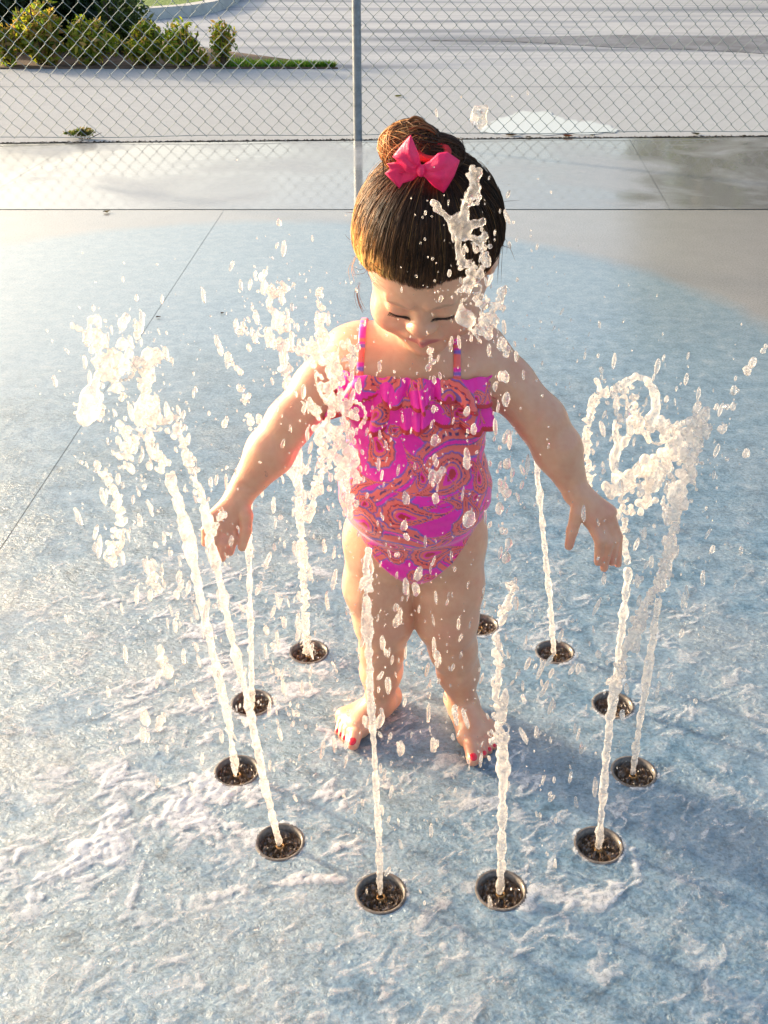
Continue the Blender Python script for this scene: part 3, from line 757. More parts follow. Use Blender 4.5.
# join
D = smin(smin(LA.D, LB.D, .004), torso.D, .022)
trunk_field = body.new(); trunk_field.D = D.copy()
D = smin(D, AA.D, .020); D = smin(D, AB.D, .020)
nk = body.new(); nk.cone(W(417, 350, 1.282), H(0, -.018, -.055), .042, .043, .02); nk.ell(W(417, 352, 1.272), (.05, .04, .03), .02)
D = smin(D, nk.D, .022); bust = body.new(); bust.D = D.astype(np.float32); D = smin(D, head.D, .012)
zc = body.ax[2][None, None, :]
D = np.maximum(D, .0012 - zc)                       # flat soles
body.D = D.astype(np.float32)
V, Q = body.mesh()
V = V - (body.sample(V)[:, None] * body.grad(V)) * 0.6
del nk
def gauss(P, c, r): return np.exp(-((P - np.array(c))**2).sum(1) / (r*r))
def skin_col(P):
    base = np.array([0.76, 0.375, 0.225]); pink = np.array([0.66, 0.22, 0.16]); n_ = vnoise(P, .02, 3) * .5 + vnoise(P, .007, 5) * .35 + vnoise(P, .003, 6)*.3
    col = base * (1 + n_[:, None]*np.array([.06, .18, .20]))
    def blend(wt_, c): 
        nonlocal col
        wt_ = np.clip(wt_, 0, 1)[:, None]; col = col * (1 - wt_) + np.array(c) * wt_
    for s_ in (-1, 1): blend(.38 * gauss(P, H(s_*.036, .068, -.038), .022), pink)
    blend(.35 * gauss(P, H(0, .095, -.028), .010), pink)
    for c in (W(380, 630, 1.25), W(450, 628, 1.25)): blend(.32 * gauss(P, c, .03), pink)
    for t in tipsA + tipsB: blend(.45 * gauss(P, t[1], .012), pink)
    for c in knA + knB: blend(.22 * gauss(P, c, .014), pink)
    for c in (W(228, 545, 1.195), W(610, 560, 1.2), W(570, 545, 1.195)): blend(.35 * gauss(P, c, .018), pink)
    # lips
    L = (P - HC) @ HBm.T
    lip = np.clip(1.6 - (np.abs(L[:, 0]) / .0175)**2 - ((L[:, 2] + .0560) / .0065)**2 * 1.1, 0, 1) * (L[:, 1] > .070) * 1.0
    blend(np.clip(lip * 1.5, 0, .85), (0.52, 0.13, 0.12))
    # brows: soft fine hair colour
    for s_ in (-1, 1):
        u_ = (L[:, 0]*s_ - .026) / .0145; v_ = (L[:, 2] - (.0105 - .0022*u_*u_)) / .0026
        blend(.42 * np.clip(1.3 - u_**2 - v_**2, 0, 1) * (L[:, 1] > .055), (0.16, 0.085, 0.05))
        u_ = (L[:, 0]*s_ - .0262) / .0150; v_ = (L[:, 2] - (-.0175 + .0030*u_*u_)) / .0022
        blend(.30 * np.clip(1.3 - u_**2 - v_**2, 0, 1) * (L[:, 1] > .055), (0.30, 0.13, 0.09))
    return np.clip(col, 0, 1)
skin = mesh_obj('body', V, Q, M_skin, kid, True, skin_col(V))

# lashes and the sliver of eye under each lid
mbl = []
for s_ in (-1, 1):
    mb = MB(); me_ = MB()
    def lidpt(u, dz=0.0):
        l0 = H(s_*(.0255 + u*.0120), .12, -.0172 + .0014*u*u + .0014*u + dz); P = l0.copy()
        for _ in range(90):
            if body.sample(P) < 0.0002: break
            P = P - Ff * .0008
        return P
    pts = [lidpt(u) for u in np.linspace(-1, 1, 15)]
    mb.tube([p + Ff*.0004 for p in pts], [.0004 + .0007 * (1 - u*u) for u in np.linspace(-1, 1, 15)], 6)
    for k in range(34):
        u = -0.95 + 1.9*k/33; p = lidpt(u); ln = .0062 * (.6 + .4*(u*s_ if False else abs(u))) 
        d = Ff*.75 + Rr*(s_*u*.5) - Uu*.35
        mb.tube([p, p + d*ln*.6, p + d*ln + Uu*.0010], [.00045, .00035, .00012], 4)
    mb.build('eyelashes', M_lash, kid, True)
    ef = [lidpt(u, -.0018) for u in np.linspace(-.78, .78, 11)]
    me_.tube([p - Ff*.0006 - Uu*.0006 for p in ef], [.0003 + .0021*(1-(u)**2) for u in np.linspace(-1, 1, 11)], 8)
    me_.build('eye', M_eye, kid, True)

# toenails
def nail(m_, tip, r, material, name):
    d = tip - m_; d = d / np.linalg.norm(d); side = np.cross(d, [0, 0, 1.0]); side /= np.linalg.norm(side); up = np.cross(side, d)
    f_ = Field(tip - .014, tip + .014, .0006); c = tip + up * r * .78 - d * r * .05
    f_.ell(c, (r*.62, r*.75, r*.30), .002, np.array([side, d, up]))
    V, Q = f_.mesh(); mesh_obj(name, V, Q, material, kid, True)
for tp in (tipsA, tipsB):
    for i in range(5): nail(*tp[i], M_polish, 'toenail')

# ------------------------------------------------------------------ swimsuit
XC = float(W(415, 480, 1.27)[0]); YC = 1.285
NAVY, ORG, VIO, MAG, RED = [np.array(c) for c in ((0.10, 0.03, 0.14), (1.0, 0.15, 0.12), (0.24, 0.12, 0.50), (1.0, 0.006, 0.38), (0.60, 0.015, 0.02))]
def drop_d(u, v, cx, cz, r, ang, curl):
    x, y = u - cx, v - cz; c_, s__ = math.cos(ang), math.sin(ang)
    x, y = x*c_ + y*s__, -x*s__ + y*c_; r = r*0.92; x = x / r; y = y / r
    x = x - curl * np.maximum(y, 0)**1.6 * .6
    wdt = np.where(y > 0, np.maximum(1 - y/2.3, 0.0)**.8, 1.0)
    return np.sqrt((x / np.maximum(wdt, .12))**2 + np.where(y > 0, (y/2.3)**2 * .9, y**2))
MOT = [(-.055, .530, .020, .9, .9), (-.015, .455, .018, -2.2, -.9), (.045, .500, .021, 2.5, .8), (.060, .430, .018, -.5, -.9), (-.060, .430, .019, 2.0, .9),
       (.020, .375, .022, -.9, .9), (-.030, .375, .017, .8, -.8), (.000, .330, .012, 3.0, .6), (.085, .480, .015, .4, .9), (-.085, .480, .016, -.6, .8),
       (.012, .565, .016, 1.5, .9), (.065, .575, .017, -1.3, .8), (-.075, .590, .015, .2, -.9), (.100, .400, .015, 1.0, .9), (-.100, .390, .015, -1.6, .9),
       (.13, .45, .02, .5, .8), (.17, .5, .022, 2.0, .8), (.2, .42, .02, -.7, .9), (-.13, .55, .02, 1.0, -.8), (-.16, .45, .022, 2.2, .9), (-.2, .52, .02, .2, .8), (.15, .57, .02, .9, .8), (-.2, .4, .02, 1.5, .8), (.24, .5, .02, 0, .9)]
_r = np.random.default_rng(4)
MOT = [(float(_r.uniform(-.13, .13)), float(_r.uniform(.30, .62)), float(_r.uniform(.007, .012)), float(_r.uniform(0, 6.28)), float(_r.choice([-.9, .9]))) for _ in range(34)] + MOT
def suit_col(P, seed=0, zoff=0.0):
    u = np.arctan2(P[:, 0] - XC, -(P[:, 1] - YC)) * .092; v = P[:, 2] + zoff
    q = np.stack([u, v, np.full_like(u, .3 + seed)], 1)
    u = u + .004 * vnoise(q, .03, 21) + .0012 * vnoise(q, .008, 25); v = v + .004 * vnoise(q, .03, 22)
    col = np.tile(MAG, (len(P), 1))
    # long flowing double bands
    for a, b_, ph, wd_ in ((.62, .505, 0.4, .0085), (-.75, .400, 1.9, .0075), (.9, .395, 4.0, .0065)):
        d = (v - b_ - a*u*.8 - .018*np.sin(u*42 + ph)) / wd_ * .8
        sc = d + .30*np.abs(np.sin(u*230)) * (d > 0)
        col = np.where((np.abs(sc) < 2.2)[:, None], VIO, col); col = np.where((np.abs(sc) < 1.85)[:, None], ORG, col)
        dots = (np.sin(u*520 + ph) > .1) & (np.abs(d - .9) < .18)
        col = np.where(dots[:, None], NAVY, col)
        col = np.where((np.abs(d + .15) < .42)[:, None], NAVY * .5 + VIO * .6, col); col = np.where((np.abs(d + .15) < .24)[:, None], MAG, col)
    for (cx, cz, r, an, cu) in MOT:
        d = drop_d(u, v, cx, cz, r, an, cu)
        ang_ = np.arctan2(v - cz, u - cx); d2 = d + .10*np.abs(np.sin(ang_*7))
        for th, cc in ((1.46, VIO), (1.38, NAVY*.6 + ORG*.4), (1.31, ORG), (1.00, RED), (.93, ORG), (.66, NAVY*.6 + VIO*.5), (.56, ORG*1.0), (.36, MAG), (.22, RED)):
            col = np.where((d2 < th if th > .8 else d < th)[:, None], cc, col)
        dots = (np.sin(ang_*16) > .25) & (np.abs(d - .86) < .05); col = np.where(dots[:, None], NAVY, col)
    return np.clip(col * (1 + .10*vnoise(P, .004, 8)[:, None]), 0, 1)
ZT = float(W(420, 388, 1.21)[2]); ZCR = float(W(413, 577, 1.25)[2])
sf = Field((XC - .130, 1.135, ZCR - .02), (XC + .125, 1.39, ZT + .02), .00135)
gx, gy, gz_ = np.meshgrid(*sf.ax, indexing='ij')
Pg = np.stack([gx, gy, gz_], -1).reshape(-1, 3)
Ds = np.empty(len(Pg), np.float32)
for i in range(0, len(Pg), 1000000): Ds[i:i+1000000] = trunk_field.sample(Pg[i:i+1000000])
Pt = Pg; xx = np.abs(Pt[:, 0] - (XC + .001)); 
fold = .0007 * np.sin(Pt[:, 2]*260 + Pt[:, 0]*60 + 2*np.sin(Pt[:, 0]*40))
d_ = np.maximum(Ds - .0030 - fold.astype(np.float32), Pt[:, 2] - ZT + .03*(Pt[:, 0] - XC))
legcut = (ZCR + np.maximum(xx - .010, 0) * 1.02 + np.maximum(xx - .055, 0) * .5) - Pt[:, 2]
d_ = np.maximum(d_, legcut)
sf.D = d_.reshape(sf.D.shape).astype(np.float32)
V, Q = sf.mesh(); del Pg, Pt, gx, gy, gz_
suit = mesh_obj('swimsuit', V, Q, M_suit, kid, True, suit_col(V))
def torso_r(th, z):
    d = np.array([math.sin(th), -math.cos(th), 0.0]); r = .14
    while r > .03:
        if trunk_field.sample(np.array([XC, YC, z]) + d*r) < 0: break
        r -= .0012
    return r, d
def ruffle(z0, hgt, flare, nw, ph, seed):
    nt_, nv = 260, 12; VV = []; r_ = np.random.default_rng(seed); amp = 1 + .35*np.interp(np.arange(nt_), np.linspace(0, nt_, 40), r_.normal(size=40))
    rcache = [torso_r(2*math.pi*i/nt_, z0 - .012) for i in range(nt_)]
    for i in range(nt_):
        th = 2*math.pi*i/nt_; r, d = rcache[i]
        wv_ = (.75*math.sin(nw*th + ph + 1.3*math.sin(3*th + seed)) + .45*math.sin(2.4*nw*th + 2*seed + math.sin(5*th))) * amp[i]
        for j in range(nv):
            v = j/(nv-1); rr = r + .0035 + flare*v**.9*(.55 + .55*wv_) ; t2 = th + .060*v*math.cos(nw*th + ph + .5) + .030*v*math.sin(2.3*nw*th + seed)
            z = z0 - .03*(d[0]*r) - hgt*v*(.92 + .10*math.cos(5*th + seed)) - .0045*wv_*v + .0015*math.sin(nw*2*th)*(1-v)
            VV.append((XC + math.sin(t2)*rr, YC - math.cos(t2)*rr, z))
    Fc = [(i*nv+j, ((i+1) % nt_)*nv+j, ((i+1) % nt_)*nv+j+1, i*nv+j+1) for i in range(nt_) for j in range(nv-1)]
    V0 = np.array(VV)
    # refine so that the printed pattern stays sharp
    o = mesh_obj('ruffle', V0, np.array(Fc), M_suit, kid, True)
    hem0 = z0; from mathutils.kdtree import KDTree
    kd = KDTree(len(V0)); [kd.insert(Vector(p), q_) for q_, p in enumerate(V0)]; kd.balance()
    V0v = lambda co: np.array([(kd.find(Vector(p))[1] % nv)/(nv-1) for p in co])
    s1 = o.modifiers.new('s', 'SUBSURF'); s1.levels = s1.render_levels = 2
    dg = bpy.context.evaluated_depsgraph_get(); ev = o.evaluated_get(dg); m2 = bpy.data.meshes.new_from_object(ev)
    o.modifiers.clear(); o.data = m2
    co = np.empty(len(m2.vertices)*3); m2.vertices.foreach_get('co', co); co = co.reshape(-1, 3) + BASE
    a = m2.color_attributes.new('Col', 'FLOAT_COLOR', 'POINT'); c4 = np.ones((len(co), 4), np.float32); c4[:, :3] = suit_col(co, seed, -.080 - .02*seed)
    uu = np.arctan2(co[:, 0]-XC, YC-co[:, 1])*.09; pm = vnoise(np.stack([uu, co[:, 2], 0*uu + seed], 1), .024, 33) > .12; c4[pm, :3] = MAG; vv_ = np.clip((hem0 - co[:, 2])/hgt, 0, 1.3); hm_ = (V0v(co) > .90); c4[hm_, :3] = RED; a.data.foreach_set('color', c4.ravel())
    sd = o.modifiers.new('thick', 'SOLIDIFY'); sd.thickness = .0009
    m2.polygons.foreach_set('use_smooth', [True]*len(m2.polygons))
ruffle(ZT - .016, .044, .022, 9, .6, 2)
ruffle(ZT + .008, .036, .024, 11, 0.0, 1)
# shoulder straps laid on the skin
def strap(px, width):
    P = [q for q in (bust.hit(x, y, 0.9) for x, y in px) if q[1] < 1.5]
    tail = P[-1]
    for dy, dz in ((.02, .004), (.045, -.004), (.062, -.035), (.070, -.07)): P.append(tail + np.array([(-.012 if tail[0] > XC else .012) * dy * 15 * .3, dy, dz]))
    # resample
    P = np.array(P); s0 = np.r_[0, np.cumsum(np.linalg.norm(np.diff(P, axis=0), axis=1))]; ss = np.linspace(0, s0[-1], 90)
    P = np.stack([np.interp(ss, s0, P[:, k]) for k in range(3)], 1)
    for _ in range(3): P[1:-1] = (P[:-2] + P[1:-1]*2 + P[2:]) / 4
    VV = []; 
    for i, p in enumerate(P):
        n_ = bust.grad(p[None])[0]; p = p - n_*float(np.clip(bust.sample(p), -.02, .02)); t = P[min(i+1, 89)] - P[max(i-1, 0)]; t /= np.linalg.norm(t); s_ = np.cross(t, n_); s_ /= np.linalg.norm(s_)
        for a, b_ in ((-1, .0008), (-.85, .0026), (-.3, .0030), (.3, .0030), (.85, .0026), (1, .0008)):
            VV.append(p + s_*a*width/2 + n_*b_)
    VV = np.array(VV); Fc = [(i*6+k, i*6+k+1, (i+1)*6+k+1, (i+1)*6+k) for i in range(89) for k in range(5)]
    r_ = np.arange(len(VV))//6; cc = np.where((vnoise(np.c_[r_*.05, r_*0, r_*0], .12, 4) > .0)[:, None], MAG, ORG)
    cc = np.where((np.sin(r_*.55) > .86)[:, None], VIO, cc)
    mesh_obj('strap', VV, Fc, M_suit, kid, True, cc)
strap([(359, 396), (360, 380), (361, 360), (362, 340), (364, 322), (366, 308)], .0095)
strap([(457, 400), (457, 382), (457, 365), (457, 350), (455, 338), (452, 326)], .0095)

# ------------------------------------------------------------------ hair
CR = np.array([.0795, .0925, .0815]); CC = np.array([0, -.012, .020])
hf = Field(HC - .125, HC + .135, .0017)
hf.ell(H(*CC), CR + .0015, .01, HBm); hf.ell(H(0, .032, .022), (.0625, .0495, .052), .02, HBm); hf.ell(H(0, -.045, -.03), (.060, .045, .045), .03, HBm)
gx, gy, gz_ = np.meshgrid(*hf.ax, indexing='ij'); Pl = np.stack([gx - HC[0], gy - HC[1], gz_ - HC[2]], -1).reshape(-1, 3) @ HBm.T
def hairline(x, y):                         # height of the hairline in head space
    return np.interp(y, [-.10, -.05, -.02, 0.006, .020, .040, .060, .075, .10], [-.075, -.065, -.045, -.002, -.012, .012, .030, .037, .041]) + (y > .02)*(.06*np.maximum(np.abs(x) - .014, 0) - .006*np.exp(-(x/.018)**2))
lim = hairline(Pl[:, 0], Pl[:, 1]) + .003*vnoise(Pl, .008, 40)
sdir_ = Pl - CC; th_ = np.arctan2(Pl[:, 0], Pl[:, 1] + .03)
groove = .0004*np.sin(th_*90 + 3*vnoise(Pl, .02, 41)); lim = lim + .008
fade = np.clip(1 - (Pl[:, 2] - lim)/.016, 0, 1)
hf.D = np.maximum(hf.D.reshape(-1) + groove*(1 - .7*fade) + .0004 + .0022*fade*fade, (lim - Pl[:, 2])*.9).reshape(hf.D.shape).astype(np.float32)
V, Q = hf.mesh(); L = (V - HC) @ HBm.T; del Pl, gx, gy, gz_
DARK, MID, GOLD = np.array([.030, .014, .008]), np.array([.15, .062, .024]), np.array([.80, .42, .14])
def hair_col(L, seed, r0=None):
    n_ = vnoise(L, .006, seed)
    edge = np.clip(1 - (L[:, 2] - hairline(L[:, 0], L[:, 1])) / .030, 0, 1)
    side = np.clip((L[:, 0] - .004) / .045, 0, 1)  # sun side of the head: low sunlight painted into the hair as gold
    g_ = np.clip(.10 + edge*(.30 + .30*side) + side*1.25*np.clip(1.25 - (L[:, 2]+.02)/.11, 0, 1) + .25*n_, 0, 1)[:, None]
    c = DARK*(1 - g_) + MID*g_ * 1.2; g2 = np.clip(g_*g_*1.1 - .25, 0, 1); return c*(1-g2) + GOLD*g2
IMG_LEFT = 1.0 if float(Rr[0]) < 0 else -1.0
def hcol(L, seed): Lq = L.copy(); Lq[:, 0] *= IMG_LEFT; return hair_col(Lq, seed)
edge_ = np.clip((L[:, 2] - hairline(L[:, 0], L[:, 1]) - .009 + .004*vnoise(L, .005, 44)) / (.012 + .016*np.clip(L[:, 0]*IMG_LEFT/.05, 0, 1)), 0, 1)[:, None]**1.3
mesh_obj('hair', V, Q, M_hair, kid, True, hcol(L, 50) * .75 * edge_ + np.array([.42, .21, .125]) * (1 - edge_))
TIE = np.array([0.010 * IMG_LEFT * -1 + .004, -.042, .0995])
TD = (TIE - CC) / CR; TD /= np.linalg.norm(TD)
def strands(n, seed, steps=16):
    r_ = np.random.default_rng(seed); VV = []; KK = []; cnt = 0
    while cnt < n:
        # root on or above the hairline
        d = r_.normal(size=3); d /= np.linalg.norm(d)
        if r_.uniform() < .45:
            a = r_.uniform(-math.pi*.62, math.pi*.62); y0 = .078*math.cos(a) - .005; x0 = .078*math.sin(a); z0 = hairline(np.array([x0]), np.array([y0]))[0] + r_.uniform(-.001, .012) + .003*math.sin(a*9)
            d = (np.array([x0, y0, z0]) - CC) / CR; d /= np.linalg.norm(d)
        p = CC + d*CR
        if p[2] < hairline(p[0], p[1]) - .005: continue
        ang = math.acos(np.clip(d.dot(TD), -1, 1))
        if ang < .12: continue
        cl = vnoise(np.array([[d[0]*3, d[1]*3, d[2]*3]]), .35, 7)[0]
        perp = np.cross(d, TD); perp /= np.linalg.norm(perp); bend = .13*cl + r_.normal(0, .045); off = .0016 + .0050*r_.uniform()**3 + .0016*cl
        fly = r_.uniform() < .05
        ts = np.linspace(0, 1, steps) * (1.0 if not fly else r_.uniform(.3, .7)); P = []
        for t in ts:
            dd = (math.sin((1-t)*ang)*d + math.sin(t*ang)*TD) / math.sin(ang) + perp*bend*math.sin(math.pi*t); dd /= np.linalg.norm(dd)
            P.append(CC + dd*CR + dd*(off*min(1, t*5 + .1) + (.010*t*t if fly else 0) + .004*math.sin(math.pi*min(t*1.1, 1))))
        # front forehead bulge follows the face ellipsoid
        P = np.array(P); W3 = HC + P @ HBm; s_ = hf.sample(W3); G3 = hf.grad(W3)
        W3 = np.where((s_ < .0006)[:, None], W3 - G3*(s_ - .0006 - .3*off)[:, None], W3)
        rad = r_.uniform(.00016, .00040); W3 = W3 + G3*(.0016*np.maximum(vnoise(np.stack([th0 := np.full(steps, math.atan2(d[0], d[1])*9), np.linspace(0, .8, steps), 0*th0], 1), .55, 77), 0))[:, None]; t_ = np.gradient(W3, axis=0); t_ /= np.linalg.norm(t_, axis=1)[:, None] + 1e-9
        a_ = np.cross(t_, G3); a_ /= np.linalg.norm(a_, axis=1)[:, None] + 1e-9; b_ = np.cross(t_, a_)
        rr = rad*np.minimum(1, np.linspace(0, 6, steps) + .3)[:, None]
        VV.append(np.stack([W3 + a_*rr, W3 - .5*a_*rr + .87*b_*rr, W3 - .5*a_*rr - .87*b_*rr], 1).reshape(-1, 3))
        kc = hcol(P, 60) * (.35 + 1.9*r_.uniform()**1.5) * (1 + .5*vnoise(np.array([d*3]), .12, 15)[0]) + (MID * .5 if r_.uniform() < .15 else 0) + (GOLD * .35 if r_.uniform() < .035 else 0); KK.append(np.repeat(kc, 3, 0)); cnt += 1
    VV = np.concatenate(VV); KK = np.concatenate(KK)
    st = np.arange(n)[:, None, None, None]*(steps*3); i_ = np.arange(steps-1)[None, :, None, None]*3; k_ = np.arange(3)[None, None, :, None]
    k2 = (k_ + 1) % 3; Fc = np.concatenate([st + i_ + k_, st + i_ + k2, st + i_ + 3 + k2, st + i_ + 3 + k_], -1).reshape(-1, 4)
    return VV, Fc, np.clip(KK, 0, 1)
V, Fc, K = strands(9500, 3)
mesh_obj('hair_strands', V, Fc, M_hair, kid, True, K)
# the messy bun: looping locks round a core
def curve_strands(paths, rads, cols, name, n=5):
    mb = MB()
    for P, r, c in zip(paths, rads, cols):
        m = len(P); mb.tube(P, [r*min(1, .25 + 3*i/m, .25 + 3*(m-1-i)/m) for i in range(m)], n, tuple(c))
    return mb.build(name, M_hair, kid, True, True)
b1 = W(411, 147, 1.205); b2 = W(441, 154, 1.200)
bf = Field(b1 - .07, b1 + .10, .0018)
bf.ell(b1, (.031, .028, .024), .008); bf.ell(b2, (.022, .021, .017), .008); bf.ell(H(*TIE), (.016, .016, .020), .008, HBm)
bf.cone(H(*TIE), b1, .016, .018, .01)
V, Q = bf.mesh(); V = V + bf.grad(V)*(.0016*np.sin(700*(V[:, 0:1] + V[:, 2:3]) + 5*vnoise(V, .01, 9)[:, None]))
mesh_obj('hair_bun', V, Q, M_hair, kid, True, np.clip(DARK + (MID-DARK)*np.clip(.9 - (V[:, 0:1] - b1[0])/.03, 0, 1.4), 0, 1))  # bun lightens toward the sun side, sunlight put into its colour
paths = []; rads = []; cols = []
r_ = np.random.default_rng(12)
for i in range(700):
    big = r_.uniform() < .66; c = b1 if big else b2; rd = np.array([.032, .029, .025]) if big else np.array([.024, .022, .019])
    ax = r_.normal(size=3)*np.array([.6, 1, .8]); ax /= np.linalg.norm(ax); u = np.cross(ax, r_.normal(size=3)); u /= np.linalg.norm(u); v = np.cross(ax, u)
    a0 = r_.uniform(0, 6.28); ln = r_.uniform(1.2, 3.6); sh = r_.uniform(-.55, .55); k = r_.uniform(.98, 1.13)
    P = [c + (u*math.cos(a0+t*ln) + v*math.sin(a0+t*ln) + ax*(sh + .15*math.sin(3*t)))*rd*k/math.sqrt(1+sh*sh) for t in np.linspace(0, 1, 14)]
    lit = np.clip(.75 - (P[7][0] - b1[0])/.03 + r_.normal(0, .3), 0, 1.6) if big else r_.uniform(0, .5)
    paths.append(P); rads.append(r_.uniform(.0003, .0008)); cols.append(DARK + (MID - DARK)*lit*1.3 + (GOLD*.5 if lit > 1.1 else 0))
def lock(px, Y, r, c, ns=10, spread=.0016):
    P0 = np.array([W(x, y, Y) for x, y in px]); s0 = np.linspace(0, 1, len(P0)); ss = np.linspace(0, 1, 16)
    P = np.stack([np.interp(ss, s0, P0[:, k]) for k in range(3)], 1)
    for _ in range(2): P[1:-1] = (P[:-2] + 2*P[1:-1] + P[2:])/4
    for q in range(ns):
        paths.append(list(P + r_.normal(0, spread, 3) * np.linspace(.4, 1.5, 16)[:, None])); rads.append(r); cols.append(np.array(c)*r_.uniform(.6, 1.5))
lock([(398, 130), (388, 140), (386, 155), (396, 168)], 1.19, .0004, MID, 14)
lock([(386, 142), (382, 155), (384, 170), (383, 178)], 1.19, .0003, DARK*2, 3)
lock([(404, 124), (415, 117), (424, 121), (430, 131)], 1.20, .0006, MID*1.5, 16, .0010)
lock([(436, 134), (428, 128), (418, 126), (408, 130)], 1.185, .0006, MID*1.3, 14, .0016)
lock([(432, 140), (446, 138), (456, 144), (463, 153)], 1.19, .0005, DARK*1.5, 22, .0022)
lock([(396, 136), (390, 150), (394, 166), (404, 172)], 1.185, .0005, GOLD*.5, 16, .0022)
lock([(371, 262), (380, 270), (392, 276), (408, 284)], 1.145, .00013, MID, 6, .0025)
lock([(366, 258), (368, 272), (376, 284), (384, 290)], 1.155, .00012, MID, 5, .0025)
lock([(440, 135), (450, 142), (456, 150), (447, 156)], 1.20, .0006, DARK, 26, .0018)
lock([(452, 146), (462, 152), (468, 164), (466, 178)], 1.21, .00025, DARK*2, 3)
lock([(450, 140), (458, 143), (462, 149), (464, 153)], 1.21, .0003, MID, 6)
lock([(440, 170), (455, 176), (462, 184), (459, 190)], 1.20, .00025, DARK, 3)
lock([(360, 282), (357, 294), (360, 304), (364, 312)], 1.25, .00022, MID, 7, .0016)
lock([(498, 212), (503, 235), (500, 262), (499, 285)], 1.24, .00025, DARK*2, 3)
lock([(356, 255), (350, 268), (353, 280)], 1.22, .0002, GOLD, 4, .002)
for i in range(34):                                                   # fine stray hairs round the silhouette and forehead
    a = r_.uniform(0, 6.28); x0, y0 = 428 + 72*math.cos(a), 232 + 60*math.sin(a); a2 = a + r_.normal(0, .7); ln = r_.uniform(8, 26)
    if y0 > 275 and 370 < x0 < 490: continue
    lock([(x0, y0), (x0 + ln*.5*math.cos(a2), y0 + ln*.5*math.sin(a2)), (x0 + ln*math.cos(a2+.5), y0 + ln*math.sin(a2+.5))], 1.22, .00022, MID, 1)
for x0, y0, ln in ((418, 278, 16), (424, 280, 18), (410, 279, 9), (436, 282, 10), (400, 277, 8)):
    lock([(x0, y0 - 8), (x0 - 1, y0), (x0 - 3, y0 + ln*.7)], 1.135, .00028, GOLD*.8, 2, .001)
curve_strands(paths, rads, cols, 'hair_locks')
# elastic and bow
tc = H(*TIE); mb = MB()
mb.tube([W(433, 152, 1.178) + np.array([.016*math.cos(a), .010*math.sin(a) , .006*math.sin(a)]) for a in np.linspace(0, 2*math.pi, 28)], .0042, 10)
mb.build('hair_elastic', M_tie, kid, True)
bow = W(421, 170, 1.150)
def ribbon_loop(pts, widths, name='bow_loop'):
    """closed ribbon of given centreline (px offsets, depth) and widths, real thickness"""
    P = np.array([[p[0], p[2], p[1]] for p in pts], float) * .00113; P[:, 2] *= -1
    m = len(P); ss = np.linspace(0, m-1, 40); Pc = np.stack([np.interp(ss, np.arange(m), P[:, k]) for k in range(3)], 1); wd_ = np.interp(ss, np.arange(m), widths)*.00113
    for _ in range(2): Pc[1:-1] = (Pc[:-2] + 2*Pc[1:-1] + Pc[2:])/4
    VV = []
    for i in range(40):
        t = Pc[min(i+1, 39)] - Pc[max(i-1, 0)]; t /= np.linalg.norm(t) + 1e-9; s_ = np.cross(t, [0, 1, 0]); 
        if np.linalg.norm(s_) < .15: s_ = VV and lastv or np.array([0, 0, 1.0])
        s_ = s_/np.linalg.norm(s_)
        if i and s_.dot(lastv) < 0: s_ = -s_
        lastv = s_
        for a in np.linspace(-.5, .5, 9): VV.append(bow + Pc[i] + s_*a*wd_[i] + np.array([0, -.0012*math.cos(a*9), 0])*(1 if wd_[i] > .01 else 2.5))
    Fc = [(i*9+k, i*9+k+1, (i+1)*9+k+1, (i+1)*9+k) for i in range(39) for k in range(8)]
    return np.array(VV), Fc
# bow wings as folded, puffed satin loops: front and back sheets meeting at the tips, made with thickness
def wing(outline, centre, puff, name):
    """outline in px offsets from the knot; front sheet bulges to the viewer, back sheet behind, open at the fold"""
    O = np.array([np.array(outline[i])*(1-t) + np.array(outline[(i+1) % len(outline)])*t for i in range(len(outline)) for t in (0, .25, .5, .75)], float); n_ = len(O); VV = []; rings = 11
    for side in (-1, 1):
        for j in range(rings):
            k = j/(rings-1)
            for x, y in O:
                px_, py_ = centre[0] + (x-centre[0])*k, centre[1] + (y-centre[1])*k
                crease = .0022*math.sin(math.atan2(py_, px_)*9 + px_*.12)
                VV.append(bow + np.array([px_*.00113, side*(puff*(1-k**2.2)) * min(1, math.hypot(px_, py_)/12) + crease*(1-k) - .003 + .0003*abs(px_)*.5, -py_*.00113]))
    Fc = []
    for s_ in range(2):
        b0_ = s_*rings*n_
        for j in range(rings-1):
            for i in range(n_):
                q = (b0_+j*n_+i, b0_+j*n_+(i+1) % n_, b0_+(j+1)*n_+(i+1) % n_, b0_+(j+1)*n_+i); Fc.append(q if s_ else q[::-1])
    o = mesh_obj(name, np.array(VV), Fc, M_ribbon, kid, True); o.modifiers.new('thick', 'SOLIDIFY').thickness = .0008
wing([(0, -3), (-2, -14), (-10, -32), (-14, -28), (-27, -12), (-22, -8), (-14, 2), (0, 4)], (-13, -12), .007, 'bow_loop')
wing([(0, -4), (8, -8), (16, -15), (24, -16), (36, -8), (31, 6), (22, 21), (12, 14), (4, 6), (0, 4)], (18, 1), .009, 'bow_loop')
def tail(outline, dy, name):
    O = np.array(outline, float); c = O.mean(0); VV = []
    for j in range(5):
        for x, y in O:
            q = c + ((x, y) - c)*(j/4); VV.append(bow + np.array([q[0]*.00113, dy + .0018*math.sin(q[0]*.35 + q[1]*.2), -q[1]*.00113]))
    n_ = len(O); Fc = [(j*n_+i, j*n_+(i+1) % n_, (j+1)*n_+(i+1) % n_, (j+1)*n_+i) for j in range(4) for i in range(n_)]
    o = mesh_obj(name, np.array(VV), Fc, M_ribbon, kid, True); o.modifiers.new('thick', 'SOLIDIFY').thickness = .0008
tail([(0, -4), (-18, -8), (-32, -5), (-29, 0), (-34, 4), (-20, 18), (-17, 13), (-8, 10), (0, 4)], .004, 'bow_tail')
